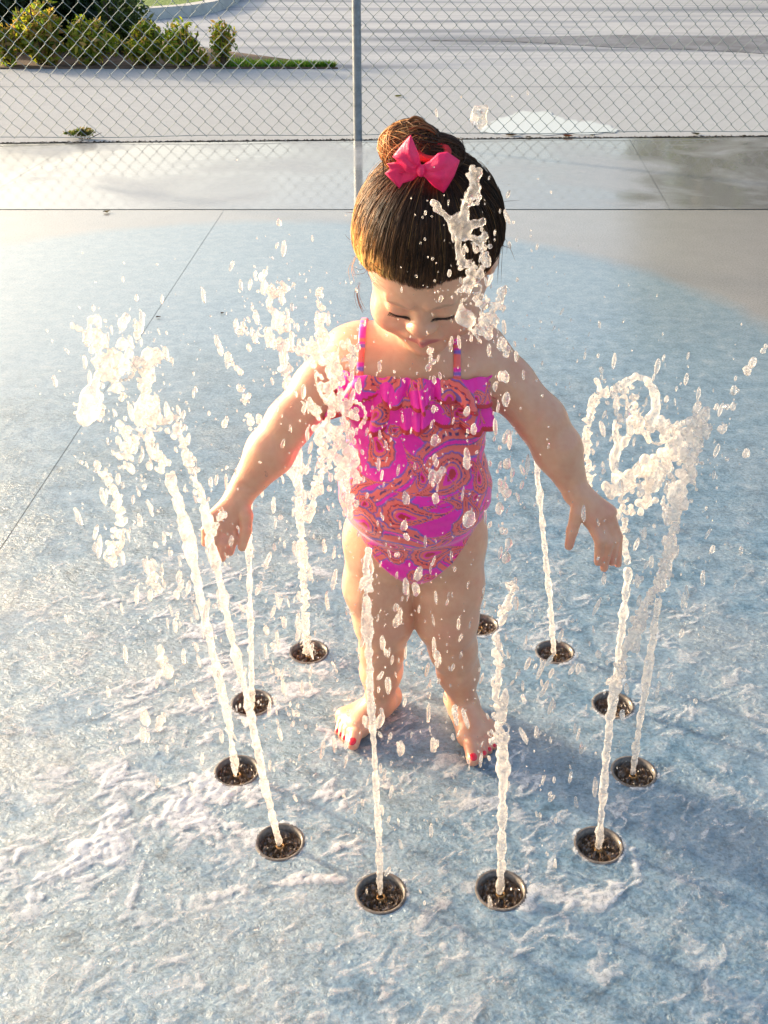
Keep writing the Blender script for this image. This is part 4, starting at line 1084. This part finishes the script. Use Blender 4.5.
tail([(0, 0), (10, 6), (26, 10), (24, 20), (14, 12)], .006, 'bow_tail')
kn = Field(bow - .03, bow + .03, .0012); kn.ell(bow + np.array([0, -.004, 0]), (.0048, .0050, .0066), .003); V, Q = kn.mesh()
mesh_obj('bow_knot', V, Q, M_ribbon, kid, True)

# ================================================================== WATER
def scale_at(P): return F_PX / (P[1]*cP - (P[2] - CAM_H)*sP)
def water(name, segs, Y, material, res=.0016, seed=0, lean=0.0, wob=.22, kf=.9, parent=None, top=None):
    """segs: (list of picture points, start width, end width, lumpiness); each becomes a lumpy strand at distance Y"""
    r_ = np.random.default_rng(seed); balls = []
    for sg in segs:
        px, w0, w1, lump = sg[:4]; dy = sg[4] if len(sg) > 4 else 0.0
        P = np.array([W(x, y, Y + dy + lean*(px[0][1] - y)/400) for x, y in px])
        if len(P) == 1: P = np.array([P[0], P[0] + np.array([0, 0, .002])])
        L = np.r_[0, np.cumsum(np.linalg.norm(np.diff(P, axis=0), axis=1))]
        rm = (w0 + w1)/2/scale_at(P[0]); n_ = max(2, int(L[-1]/(rm*.75)))
        ss = np.linspace(0, L[-1], n_); Pc = np.stack([np.interp(ss, L, P[:, k]) for k in range(3)], 1)
        for i in range(n_):
            t = i/(n_-1); r = (w0 + (w1-w0)*t)/scale_at(Pc[i])
            r *= 1 + lump*(vnoise(np.array([[ss[i], seed, len(balls)*0.0]]), max(rm*3.5, .004), seed)[0]*.9 + r_.normal(0, .18))
            r = max(r, .0011); sc_ = scale_at(Pc[i])
            if lump < .45 and len(px) > 2 and w0 < 8.5:
                r *= .82              # a rope: two strands wound round each other
                ph_ = ss[i]/.020 + 2.5*vnoise(np.array([[ss[i], seed, 0]]), .05, seed + 1)[0]
                for q_ in (0, math.pi): balls.append((Pc[i] + r*(.20 + .22*t)*np.array([math.cos(ph_+q_), math.sin(ph_+q_), 0]) + r_.normal(0, .08*r, 3), r*.72*(1 + (.35 if q_ else -.25)*vnoise(np.array([[ss[i], q_, seed]]), .012, 17)[0])))
            elif r*sc_ > 4.0:                           # burst: many merging beads and thin loops
                for q_ in range(7):
                    o_ = r_.normal(0, 1, 3); o_ /= np.linalg.norm(o_); balls.append((Pc[i] + o_*r*r_.uniform(.25, 1.05), max(r*r_.uniform(.10, .38), .0011)))
                if r_.uniform() < .30:
                    u_ = r_.normal(size=3); u_ /= np.linalg.norm(u_); v_ = np.cross(u_, r_.normal(size=3)); v_ /= np.linalg.norm(v_); rl = r*r_.uniform(.6, 1.1); c_ = Pc[i] + r_.normal(0, .5*r, 3)
                    for a_ in np.linspace(0, r_.uniform(3, 6.28), 14): balls.append((c_ + (u_*math.cos(a_) + v_*math.sin(a_))*rl, max(.0012, r*.13)))
            else: balls.append((Pc[i] + r_.normal(0, wob*r, 3)*np.array([1, 1.3, .6]), r))
    A = np.array([b[0] for b in balls]); rr = np.array([b[1] for b in balls])
    f_ = Field(A.min(0) - rr.max() - .006, A.max(0) + rr.max() + .006, res)
    for (a, r) in balls: 
        q = r_.normal(0, .25, 3)
        f_.ell(a, (r*(1 + q[0]*.4), r*(1 + q[1]*.4), r*(1.12 + abs(q[2])*.7)), max(r*kf*.8, .0012) if r > .0042 else .0024)
    V, Q = f_.mesh()
    V = V + f_.grad(V)*(.0009*vnoise(V, .006, seed + 3) + .0004*vnoise(V, .003, seed + 5))[:, None]
    return mesh_obj(name, V, Q, material, parent, True)
gj = 'water jets shooting up from the ring of nozzles'
def jet(i, segs, label, lean=0.0, seed=0):
    o = water('water_jet', segs, float(NZ[i][1]), M_jet, .0015, seed, lean)
    tag(o, label, 'water jet', gj)
jet(0, [([(380, 893), (379, 840), (376, 780), (371, 700), (368, 640), (366, 600)], 3.6, 5.0, .30), ([(367, 590), (366, 565), (368, 550)], 5, 3.5, .6)],
    'thin jet rising from the front left nozzle across the girl\'s right leg', .05, 1)
jet(1, [([(500, 890), (502, 830), (503, 770), (502, 745)], 4.6, 6.6, .25), ([(501, 745), (497, 700), (498, 660), (496, 635)], 8.0, 4.5, .6), ([(500, 625), (508, 600), (514, 588)], 3.5, 6, .7), ([(503, 720), (506, 690)], 3, 2, .5)],
    'thick lumpy jet rising just right of the girl\'s feet from a front nozzle', .03, 2)
jet(2, [([(599, 845), (604, 780), (610, 720), (616, 680)], 4.0, 5.5, .25), ([(616, 680), (630, 640), (648, 605), (662, 580), (670, 545)], 6, 7.5, .5), ([(670, 545), (676, 510), (683, 480), (688, 450)], 8, 12, .6),
        ([(686, 455), (694, 432), (700, 415), (692, 425), (705, 430)], 12, 9, .5), ([(698, 440), (690, 470), (697, 490)], 6, 4, .8), ([(640, 620), (634, 650)], 5, 4, .5)],
    'tall jet leaning right with a white burst at its top right', .02, 3)
jet(3, [([(633, 772), (640, 720), (648, 670), (655, 625), (659, 600)], 3.6, 5, .35), ([(660, 590), (668, 570), (672, 535)], 5, 5, .8)],
    'jet from the rightmost nozzle, joining the leaning jet higher up', 0, 4)
jet(4, [([(613, 705), (619, 650), (625, 600), (628, 570)], 3.4, 4.6, .35), ([(627, 560), (620, 530), (612, 515)], 4, 7, .7),
        ([(600, 505), (618, 516), (636, 510), (652, 492), (662, 470)], 11, 13, .55), ([(612, 490), (630, 478), (650, 470), (668, 450), (676, 430)], 9, 13, .55),
        ([(590, 480), (587, 450), (587, 425), (593, 405), (602, 393), (613, 392), (624, 384), (636, 376)], 5.5, 5, .6), ([(597, 380), (600, 390), (606, 396)], 4, 3, .3),
        ([(636, 376), (648, 380), (655, 395), (656, 410), (650, 420)], 5.5, 5.5, .4), ([(630, 392), (634, 410), (636, 428), (650, 438)], 8, 9, .5), ([(640, 425), (660, 425), (675, 440), (680, 460)], 12, 13, .4),
        ([(615, 430), (617, 445), (614, 465), (618, 485)], 3, 4, .6), ([(615, 428)], 6, 6, .1), ([(622, 448), (630, 435), (640, 425)], 3, 6, .5), ([(588, 490), (592, 505), (600, 515)], 6, 6, .5)],
    'jet ending in the big looping white splash right of the girl\'s left hand', 0, 5)
jet(5, [([(554, 652), (550, 600), (545, 550), (540, 500), (536, 460)], 2.8, 3.4, .35), ([(535, 455), (533, 440), (530, 420)], 2, 3, .8)],
    'thin jet rising between the girl\'s left arm and her leg', -.03, 6)
jet(7, [([(307, 652), (305, 600), (302, 550), (299, 500), (297, 450)], 4.2, 5, .5), ([(309, 520), (318, 480), (330, 462)], 4, 7, .6), ([(298, 445), (290, 400), (284, 360), (280, 340)], 3, 6, .8),
        ([(262, 280), (268, 290), (280, 296), (284, 282)], 8, 9, .7), ([(270, 296), (268, 308), (280, 315), (284, 330)], 6, 6, .8), ([(266, 330), (272, 345), (285, 342), (296, 352), (304, 358)], 6, 9, .7), ([(246, 320), (240, 333)], 6, 4, .5)],
    'jet breaking up behind the girl\'s right arm with glassy lumps above it', 0, 7)
jet(8, [([(252, 703), (251, 650), (250, 600), (249, 555), (250, 500)], 3.6, 4.2, .35), ([(250, 495), (249, 470), (252, 455)], 3, 6, .6), ([(251, 421)], 10, 10, .2), ([(247, 400)], 6, 6, .2), ([(241, 388)], 6, 6, .3), ([(236, 368), (240, 372)], 4, 5, .5), ([(228, 357), (232, 362)], 4, 5, .5)],
    'straight upright jet passing beside the girl\'s right hand', 0, 8)
jet(9, [([(236, 771), (228, 720), (215, 660), (203, 610), (190, 545), (178, 500), (170, 478)], 4.6, 6.5, .3),
        ([(165, 470), (150, 440), (142, 420), (146, 400)], 7, 9, .7), ([(120, 425), (134, 440), (124, 455), (132, 470)], 6, 6, .8), ([(97, 465), (108, 480), (118, 500)], 6, 4, .7), ([(118, 500), (122, 520), (116, 540), (112, 560)], 8, 8, .7),
        ([(150, 570), (158, 590)], 5, 6, .6), ([(160, 650), (165, 670)], 4, 7, .6)],
    'slanting jet from the leftmost nozzle breaking into lumps', -.02, 9)
jet(10, [([(279, 842), (266, 790), (258, 750), (245, 690), (232, 640), (222, 590), (212, 545), (204, 505)], 4.8, 5.2, .3), ([(203, 500), (196, 480), (186, 455), (182, 440)], 8, 7, .5),
         ([(178, 432), (168, 420), (158, 418), (150, 420), (140, 410)], 9, 9, .6), ([(148, 405), (150, 385), (150, 365), (156, 355)], 8, 10, .6), ([(72, 326), (84, 330), (94, 340), (108, 350)], 4, 11, .5),
         ([(95, 325), (100, 350), (110, 372)], 9, 10, .5), ([(126, 332), (128, 350), (122, 368), (112, 362)], 15, 13, .35), ([(150, 362), (140, 370), (152, 378)], 9, 6, .4), ([(98, 375), (92, 395), (86, 415)], 8, 10, .4), ([(98, 412), (103, 408)], 6, 6, .3), ([(78, 408)], 6, 6, .2),
         ([(118, 388), (124, 396)], 7, 6, .2), ([(208, 545), (214, 525), (222, 515)], 5, 8, .6)],
    'tall jet from the front left wide-rimmed nozzle with the big glassy splash at far left', .02, 10)
# free splashes thrown in front of the child
o = water('water_splash', [([(320, 288), (321, 310), (322, 335), (318, 355)], 6, 9, .5), ([(318, 350), (330, 365), (334, 385), (330, 400)], 10, 11, .7), ([(300, 348), (312, 345), (322, 350)], 7, 8, .6), ([(334, 360), (342, 368), (338, 380)], 7, 7, .6),
     ([(350, 340), (354, 352), (350, 366)], 8, 8, .5), ([(330, 395), (345, 400), (346, 412)], 10, 8, .4), ([(345, 412), (334, 425), (322, 432), (330, 445)], 12, 13, .6), ([(336, 435), (346, 445), (350, 460), (342, 470)], 14, 10, .6), ([(326, 450), (320, 465)], 8, 4, .6),
     ([(340, 470), (346, 485), (352, 500), (350, 515)], 8, 4, .8), ([(352, 470), (358, 480)], 5, 4, .6), ([(310, 400), (314, 412)], 4, 5, .4)], 1.135, M_jet, .0015, 20)
tag(o, 'white broken splash covering the side of the girl\'s swimsuit and her right shoulder', 'splash')
o = water('water_splash', [([(472, 168), (476, 180), (474, 192), (466, 205)], 3.5, 6, .5), ([(476, 178), (480, 170)], 4, 4, .3), ([(466, 205), (464, 218), (456, 226), (462, 232)], 6, 9, .4), ([(462, 228), (472, 226), (482, 222)], 8, 4.5, .2), ([(436, 208), (444, 214), (452, 222)], 3, 3, .3), ([(436, 208)], 4, 4, .1),
     ([(459, 236), (458, 250), (462, 262)], 3, 3, .4), ([(474, 240), (482, 236), (486, 250), (484, 262)], 7, 7, .5), ([(462, 264), (472, 262), (478, 272), (470, 284), (460, 292)], 7, 8, .7), ([(470, 290), (476, 300)], 6, 5, .5), ([(464, 300), (460, 310), (466, 318)], 4, 8, .4),
     ([(480, 300), (486, 315), (484, 330)], 6, 8, .5), ([(486, 328), (490, 320), (498, 308), (503, 290)], 9, 4, .3), ([(478, 330), (488, 336)], 8, 5, .4)], 1.045, M_drop, .0014, 21, 0, .25)
tag(o, 'glassy branching splash in front of the girl\'s hair and eye', 'splash')
o = water('water_drop', [([(478, 115)], 8, 8, .1), ([(482, 117)], 5, 5, .1), ([(475, 120)], 5, 5, .1)], 1.05, M_drop, .0014, 22)
tag(o, 'single large glassy drop in the air right of the hair bun', 'water drop')
o = water('water_drop', [([(431, 352)], 5.0, 5, .1), ([(431, 362)], 4.8, 4.8, .1), ([(428, 369)], 3, 3, .1)], 1.07, M_drop, .0013, 23)
tag(o, 'glassy pair of merged drops in front of the girl\'s chin', 'water drop')

def ico():
    bm = bmesh.new(); bmesh.ops.create_icosphere(bm, subdivisions=2, radius=1); V = np.array([v.co[:] for v in bm.verts]); Fc = np.array([[v.index for v in f.verts] for f in bm.faces]); bm.free(); return V, Fc
IV, IF = ico()
def drops(cen, size, stretch, seed):
    r_ = np.random.default_rng(seed); n_ = len(cen); ax = r_.normal(size=(n_, 3))*.18; ax[:, 2] = 1; ax /= np.linalg.norm(ax, axis=1)[:, None]
    V = np.repeat(IV[None], n_, 0)*size[:, None, None]; along = (V*ax[:, None]).sum(-1, keepdims=True)
    V = V + ax[:, None]*along*(stretch - 1)[:, None, None]; V += vnoise(V*1.0 + cen[:, None]*7, .004, seed)[..., None]*size[:, None, None]*.25
    return (V + cen[:, None]).reshape(-1, 3), (np.arange(n_)[:, None, None]*len(IV) + IF[None]).reshape(-1, 3)
r_ = np.random.default_rng(99); cen = []; sz = []; st = []
def chaind(px, Y, r, jit=2.0, n_=1, s_=1.5):
    for x, y in px:
        for _ in range(n_):
            P = W(x + r_.normal(0, jit), y + r_.normal(0, jit*1.5), Y + r_.normal(0, .01)); cen.append(P); sz.append(r*.72*r_.uniform(.45, 1.1)/scale_at(P)); st.append(s_*r_.uniform(.9, 1.5))
chaind([(501, 345), (505, 352), (504, 378), (505, 403), (506, 435), (506, 465), (503, 485), (506, 492), (500, 510), (504, 530), (508, 548), (505, 560)], 1.02, 6.0, 1.5, 2, 1.3)
chaind([(765, 350), (752, 362), (745, 368), (735, 392), (729, 408), (721, 428), (697, 410), (748, 452), (640, 490)], 1.15, 5.5, 1.5, 2, 1.3)
chaind([(435, 410), (434, 440), (434, 460), (430, 475), (467, 412), (405, 495), (440, 475), (466, 460), (404, 535), (470, 430)], 1.08, 5.0, 2, 2, 1.5)
chaind([(436, 498)], 1.08, 8, .5, 1, 1.2); chaind([(469, 520)], 1.08, 9, .5, 1, 1.2)
chaind([(370, 575), (366, 560), (367, 600), (420, 575), (408, 590), (400, 612), (396, 618), (418, 590), (382, 642), (438, 662), (388, 690), (452, 712), (456, 720), (379, 722), (365, 720), (400, 748), (436, 740)], 1.10, 5.5, 2, 2, 2.0)
chaind([(427, 200), (423, 217), (431, 216), (424, 240), (432, 258), (437, 262), (427, 259), (435, 279), (416, 275), (428, 286)], 1.07, 2.2, .6, 1, 1.0)
chaind([(449, 350), (441, 374), (436, 382), (452, 342)], 1.08, 3.4, 1.2, 1, 2.0)
chaind([(147, 735), (158, 720), (165, 670), (145, 725)], 1.0, 6.5, 3, 2, 1.6)
chaind([(620, 400), (608, 470), (622, 410), (605, 383)], 1.2, 3.5, 6, 4, 1.3)
# spray thrown round the jets
def cloud(x, y, sx, sy, Y, sY, n_, r, s_=1.6):
    for _ in range(n_):
        yy = y + r_.normal(0, sy); xx_ = x + r_.normal(0, sx); P = W(xx_, yy, Y + r_.normal(0, sY))
        if P[2] < .004: P = G(xx_, yy, .004)
        cen.append(P); sz.append(r*.72*r_.uniform(.2, 1.1)**2.2/scale_at(P)); st.append(s_*r_.uniform(.8, 2.6))
for a in ((150, 440, 35, 60, 1.15, .06, 170, 3.4), (120, 350, 28, 30, 1.05, .04, 60, 3.0), (150, 600, 45, 70, 1.1, .08, 110, 3.4, 2.4), (275, 320, 28, 40, 1.4, .05, 80, 3.2), (300, 500, 30, 70, 1.4, .06, 120, 3.2, 2.2),
          (325, 400, 26, 55, 1.13, .03, 130, 3.4), (350, 460, 20, 50, 1.12, .03, 70, 3.0), (420, 480, 45, 80, 1.10, .04, 110, 1.9, 2.0), (410, 640, 60, 60, 1.12, .06, 120, 2.6, 2.4), (480, 280, 22, 50, 1.04, .03, 80, 2.6), (505, 470, 9, 90, 1.02, .03, 70, 3.0),
          (640, 450, 40, 55, 1.3, .06, 130, 3.2), (690, 450, 25, 50, 1.15, .05, 60, 3.0), (650, 620, 40, 60, 1.15, .06, 90, 3.2, 1.8), (540, 700, 40, 70, 1.05, .06, 90, 3.0, 2.2), (500, 760, 60, 60, .98, .04, 90, 3.0, 2.2), (250, 640, 40, 60, 1.2, .06, 90, 3.0, 2.4), (220, 540, 30, 40, 1.2, .04, 60, 3.2),
          (350, 780, 80, 50, 1.0, .05, 70, 2.6, 2.0), (430, 320, 60, 60, 1.07, .04, 60, 1.6, 1.4), (560, 340, 30, 25, 1.2, .05, 30, 1.6, 1.4), (300, 700, 60, 40, 1.1, .05, 90, 3, 2.2)):
    cloud(*a)
for _ in range(1500):                                                 # fine mist
    k_ = int(r_.integers(0, len(cen))); cen.append(cen[k_] + r_.normal(0, .03, 3)); cen[-1][2] = max(cen[-1][2], .004); sz.append(r_.uniform(.0004, .0011)); st.append(r_.uniform(1, 2.5))
V, Fc = drops(np.array(cen), np.array(sz), np.array(st), 5)
o = mesh_obj('water_spray', V, Fc, M_drop, None, True); tag(o, 'countless small drops of water flying around the jets and the girl', 'spray', None, 'stuff')

# water running and bouncing on the pad
NZA = np.array([[c[0], c[1]] for c in NZ])
def film():
    h_ = .0026; xs_ = np.arange(-.86, .92, h_); ys_ = np.arange(.60, 2.05, h_); X_, Y_ = np.meshgrid(xs_, ys_, indexing='ij'); P = np.stack([X_, Y_, 0*X_], -1)
    A = np.zeros(X_.shape)
    def reg(px, sig, amp):
        nonlocal A
        q = np.array([G(x, y)[:2] for x, y in px]); d = np.full(X_.shape, 9.0)
        for a, b in zip(q[:-1], q[1:]):
            ab = b - a; t = np.clip(((X_-a[0])*ab[0] + (Y_-a[1])*ab[1])/(ab@ab), 0, 1); d = np.minimum(d, np.hypot(X_-a[0]-t*ab[0], Y_-a[1]-t*ab[1]))
        A = np.maximum(A, amp*np.exp(-(d/sig)**2))
    for a in (([(20, 875), (60, 860), (100, 845), (130, 812), (165, 805), (215, 795)], .060, 1.35), ([(70, 840), (110, 780)], 0.050, 1.2), ([(140, 780), (200, 830)], .040, .8), ([(160, 800), (205, 815), (250, 835)], .02, .7),
              ([(215, 895), (260, 885), (310, 878), (345, 880)], .010, 1.1), ([(130, 905), (140, 870), (150, 845)], .006, .9), ([(505, 905), (540, 890), (580, 905), (620, 890)], .022, .95), ([(520, 870), (560, 862), (570, 900)], .018, .8),
              ([(470, 915), (500, 925), (530, 905)], .012, .9), ([(280, 640), (300, 670), (330, 668), (350, 650)], .035, .85), ([(250, 720), (300, 690), (330, 690)], .03, .7), ([(320, 730), (345, 750), (380, 768)], .02, .75),
              ([(390, 780), (440, 788), (490, 800)], .03, .7), ([(290, 770), (340, 800), (340, 850)], .035, .65), ([(150, 690), (180, 740), (200, 700)], .07, .62), ([(60, 760), (130, 740)], .07, .45), ([(200, 560), (250, 600), (300, 600)], .08, .55), ([(230, 900), (420, 950), (620, 940)], .03, .18), ([(640, 720), (700, 710)], .015, .7), ([(480, 800), (520, 790), (525, 850)], .02, .6),
              ([(600, 905), (640, 880), (632, 850)], .006, .9), ([(130, 600), (220, 640), (230, 700)], .09, .45), ([(330, 600), (300, 560)], .08, .45), ([(560, 620), (640, 640), (690, 600)], .07, .35), ([(440, 700), (540, 700)], .06, .25), ([(640, 820), (720, 830)], .03, .45)): reg(*a)
    for c in NZA: A = np.maximum(A, .75*np.exp(-((np.hypot(X_-c[0], Y_-c[1]) - HOLE - .004)/.0045)**2))
    A = A*np.clip(.78 + .75*vnoise(P, .030, 62) + .35*vnoise(P, .012, 63), .12, 1.25)
    big_ = .5 + .5*vnoise(P, .12, 61)
    A = np.maximum(A, .09 + .24*big_*np.exp(-((X_-.02)**2 + (Y_-1.25)**2)/.35))
    c_, s__ = math.cos(.6), math.sin(.6); Q_ = np.stack([(P[..., 0]*c_ + P[..., 1]*s__)*.55, -P[..., 0]*s__ + P[..., 1]*c_, P[..., 2]], -1)      # the spray lands slantwise, so streaks stretch along it
    wq = np.stack([vnoise(Q_, .030, 71), vnoise(Q_, .030, 72), 0*X_], -1)*.012 + np.stack([vnoise(Q_, .010, 73), vnoise(Q_, .010, 74), 0*X_], -1)*.004
    rd = 0; am = 0
    for sc, w_, sd_ in ((.026, .8, 1), (.013, 1, 2), (.0068, .8, 3)): rd = rd + w_*(1 - np.abs(vnoise(Q_ + wq, sc, 80+sd_)))**3; am += w_
    rd = rd/am
    patch = np.clip(.5 + .9*vnoise(P + wq*2, .035, 91) + .35*vnoise(P, .012, 92), 0, 1)
    foam = np.clip((rd*(.45 + .8*patch) - (.455 - .46*A))*2.8, 0, 1)*(.55 + .45*np.clip(.5 + 1.2*vnoise(P + wq, .0045, 95), 0, 1))
    fade = np.clip((2.02 - Y_)/.35, 0, 1)*np.clip((.90 - X_)/.2, 0, 1)*np.clip((X_ + .85)/.2, 0, 1)
    Z_ = .0007 + .0011*rd*fade + (.0013*A*foam*rd + .0012*np.maximum(A - .6, 0)*foam*(.5 + .5*vnoise(P, .006, 93)))*fade
    foam = foam*fade*np.clip(.28 + 1.3*A, 0, 1)
    nx, ny = X_.shape; V = np.stack([X_, Y_, Z_], -1).reshape(-1, 3); idx = np.arange(nx*ny).reshape(nx, ny)
    Fc = np.stack([idx[:-1, :-1], idx[1:, :-1], idx[1:, 1:], idx[:-1, 1:]], -1).reshape(-1, 4)
    cc = V[Fc].mean(1); keep = np.ones(len(Fc), bool)
    keep &= foam.reshape(-1)[Fc].max(1) > .02
    for c in NZA: keep &= np.hypot(cc[:, 0]-c[0], cc[:, 1]-c[1]) > HOLE + .003
    Fc = Fc[keep]; used = np.unique(Fc); mp = np.full(len(V), -1); mp[used] = np.arange(len(used))
    return V[used], mp[Fc], np.repeat(foam.reshape(-1, 1), 3, 1)[used]
def film_material():
    m, nt, b = mat('film_of_running_water'); nt.nodes.remove(b); out = nt.nodes['Material Output']
    pos = nd(nt, 'ShaderNodeNewGeometry').outputs['Position']
    a = nd(nt, 'ShaderNodeVertexColor', layer_name='Col'); fo = math_(nt, 'MULTIPLY', a.outputs[0], ramp(nt, noise(nt, 240, 4, 0.7, 0.8, pos), [(0.33, (0.5,)*3), (0.58, (1.5,)*3)]), clamp=True)
    bn = bump(nt, noise(nt, 150, 4, 0.65, 0.8, pos), 0.35, 0.002)
    tp = nd(nt, 'ShaderNodeBsdfTransparent'); df = nd(nt, 'ShaderNodeBsdfDiffuse'); df.inputs[0].default_value = (.92, .90, .88, 1); nt.links.new(bn, df.inputs['Normal'])
    t2 = nd(nt, 'ShaderNodeBsdfTranslucent'); t2.inputs[0].default_value = (.95, .92, .88, 1); dm = nd(nt, 'ShaderNodeMixShader'); dm.inputs[0].default_value = .4; nt.links.new(df.outputs[0], dm.inputs[1]); nt.links.new(t2.outputs[0], dm.inputs[2]); df = dm
    gl = nd(nt, 'ShaderNodeBsdfGlossy'); gl.inputs['Roughness'].default_value = .10; nt.links.new(bn, gl.inputs['Normal'])
    m1 = nd(nt, 'ShaderNodeMixShader'); nt.links.new(fo, m1.inputs[0]); nt.links.new(tp.outputs[0], m1.inputs[1]); nt.links.new(df.outputs[0], m1.inputs[2])
    m2 = nd(nt, 'ShaderNodeMixShader'); nt.links.new(math_(nt, 'MULTIPLY', fo, .22), m2.inputs[0]); nt.links.new(m1.outputs[0], m2.inputs[1]); nt.links.new(gl.outputs[0], m2.inputs[2])
    nt.links.new(m2.outputs[0], out.inputs[0]); return m
V, Fc, K = film()
o = mesh_obj('splashing_water', V, Fc, film_material(), None, True, K); tag(o, 'thin sheet of foaming water running and bouncing over the blue pad', 'water', None, 'stuff')
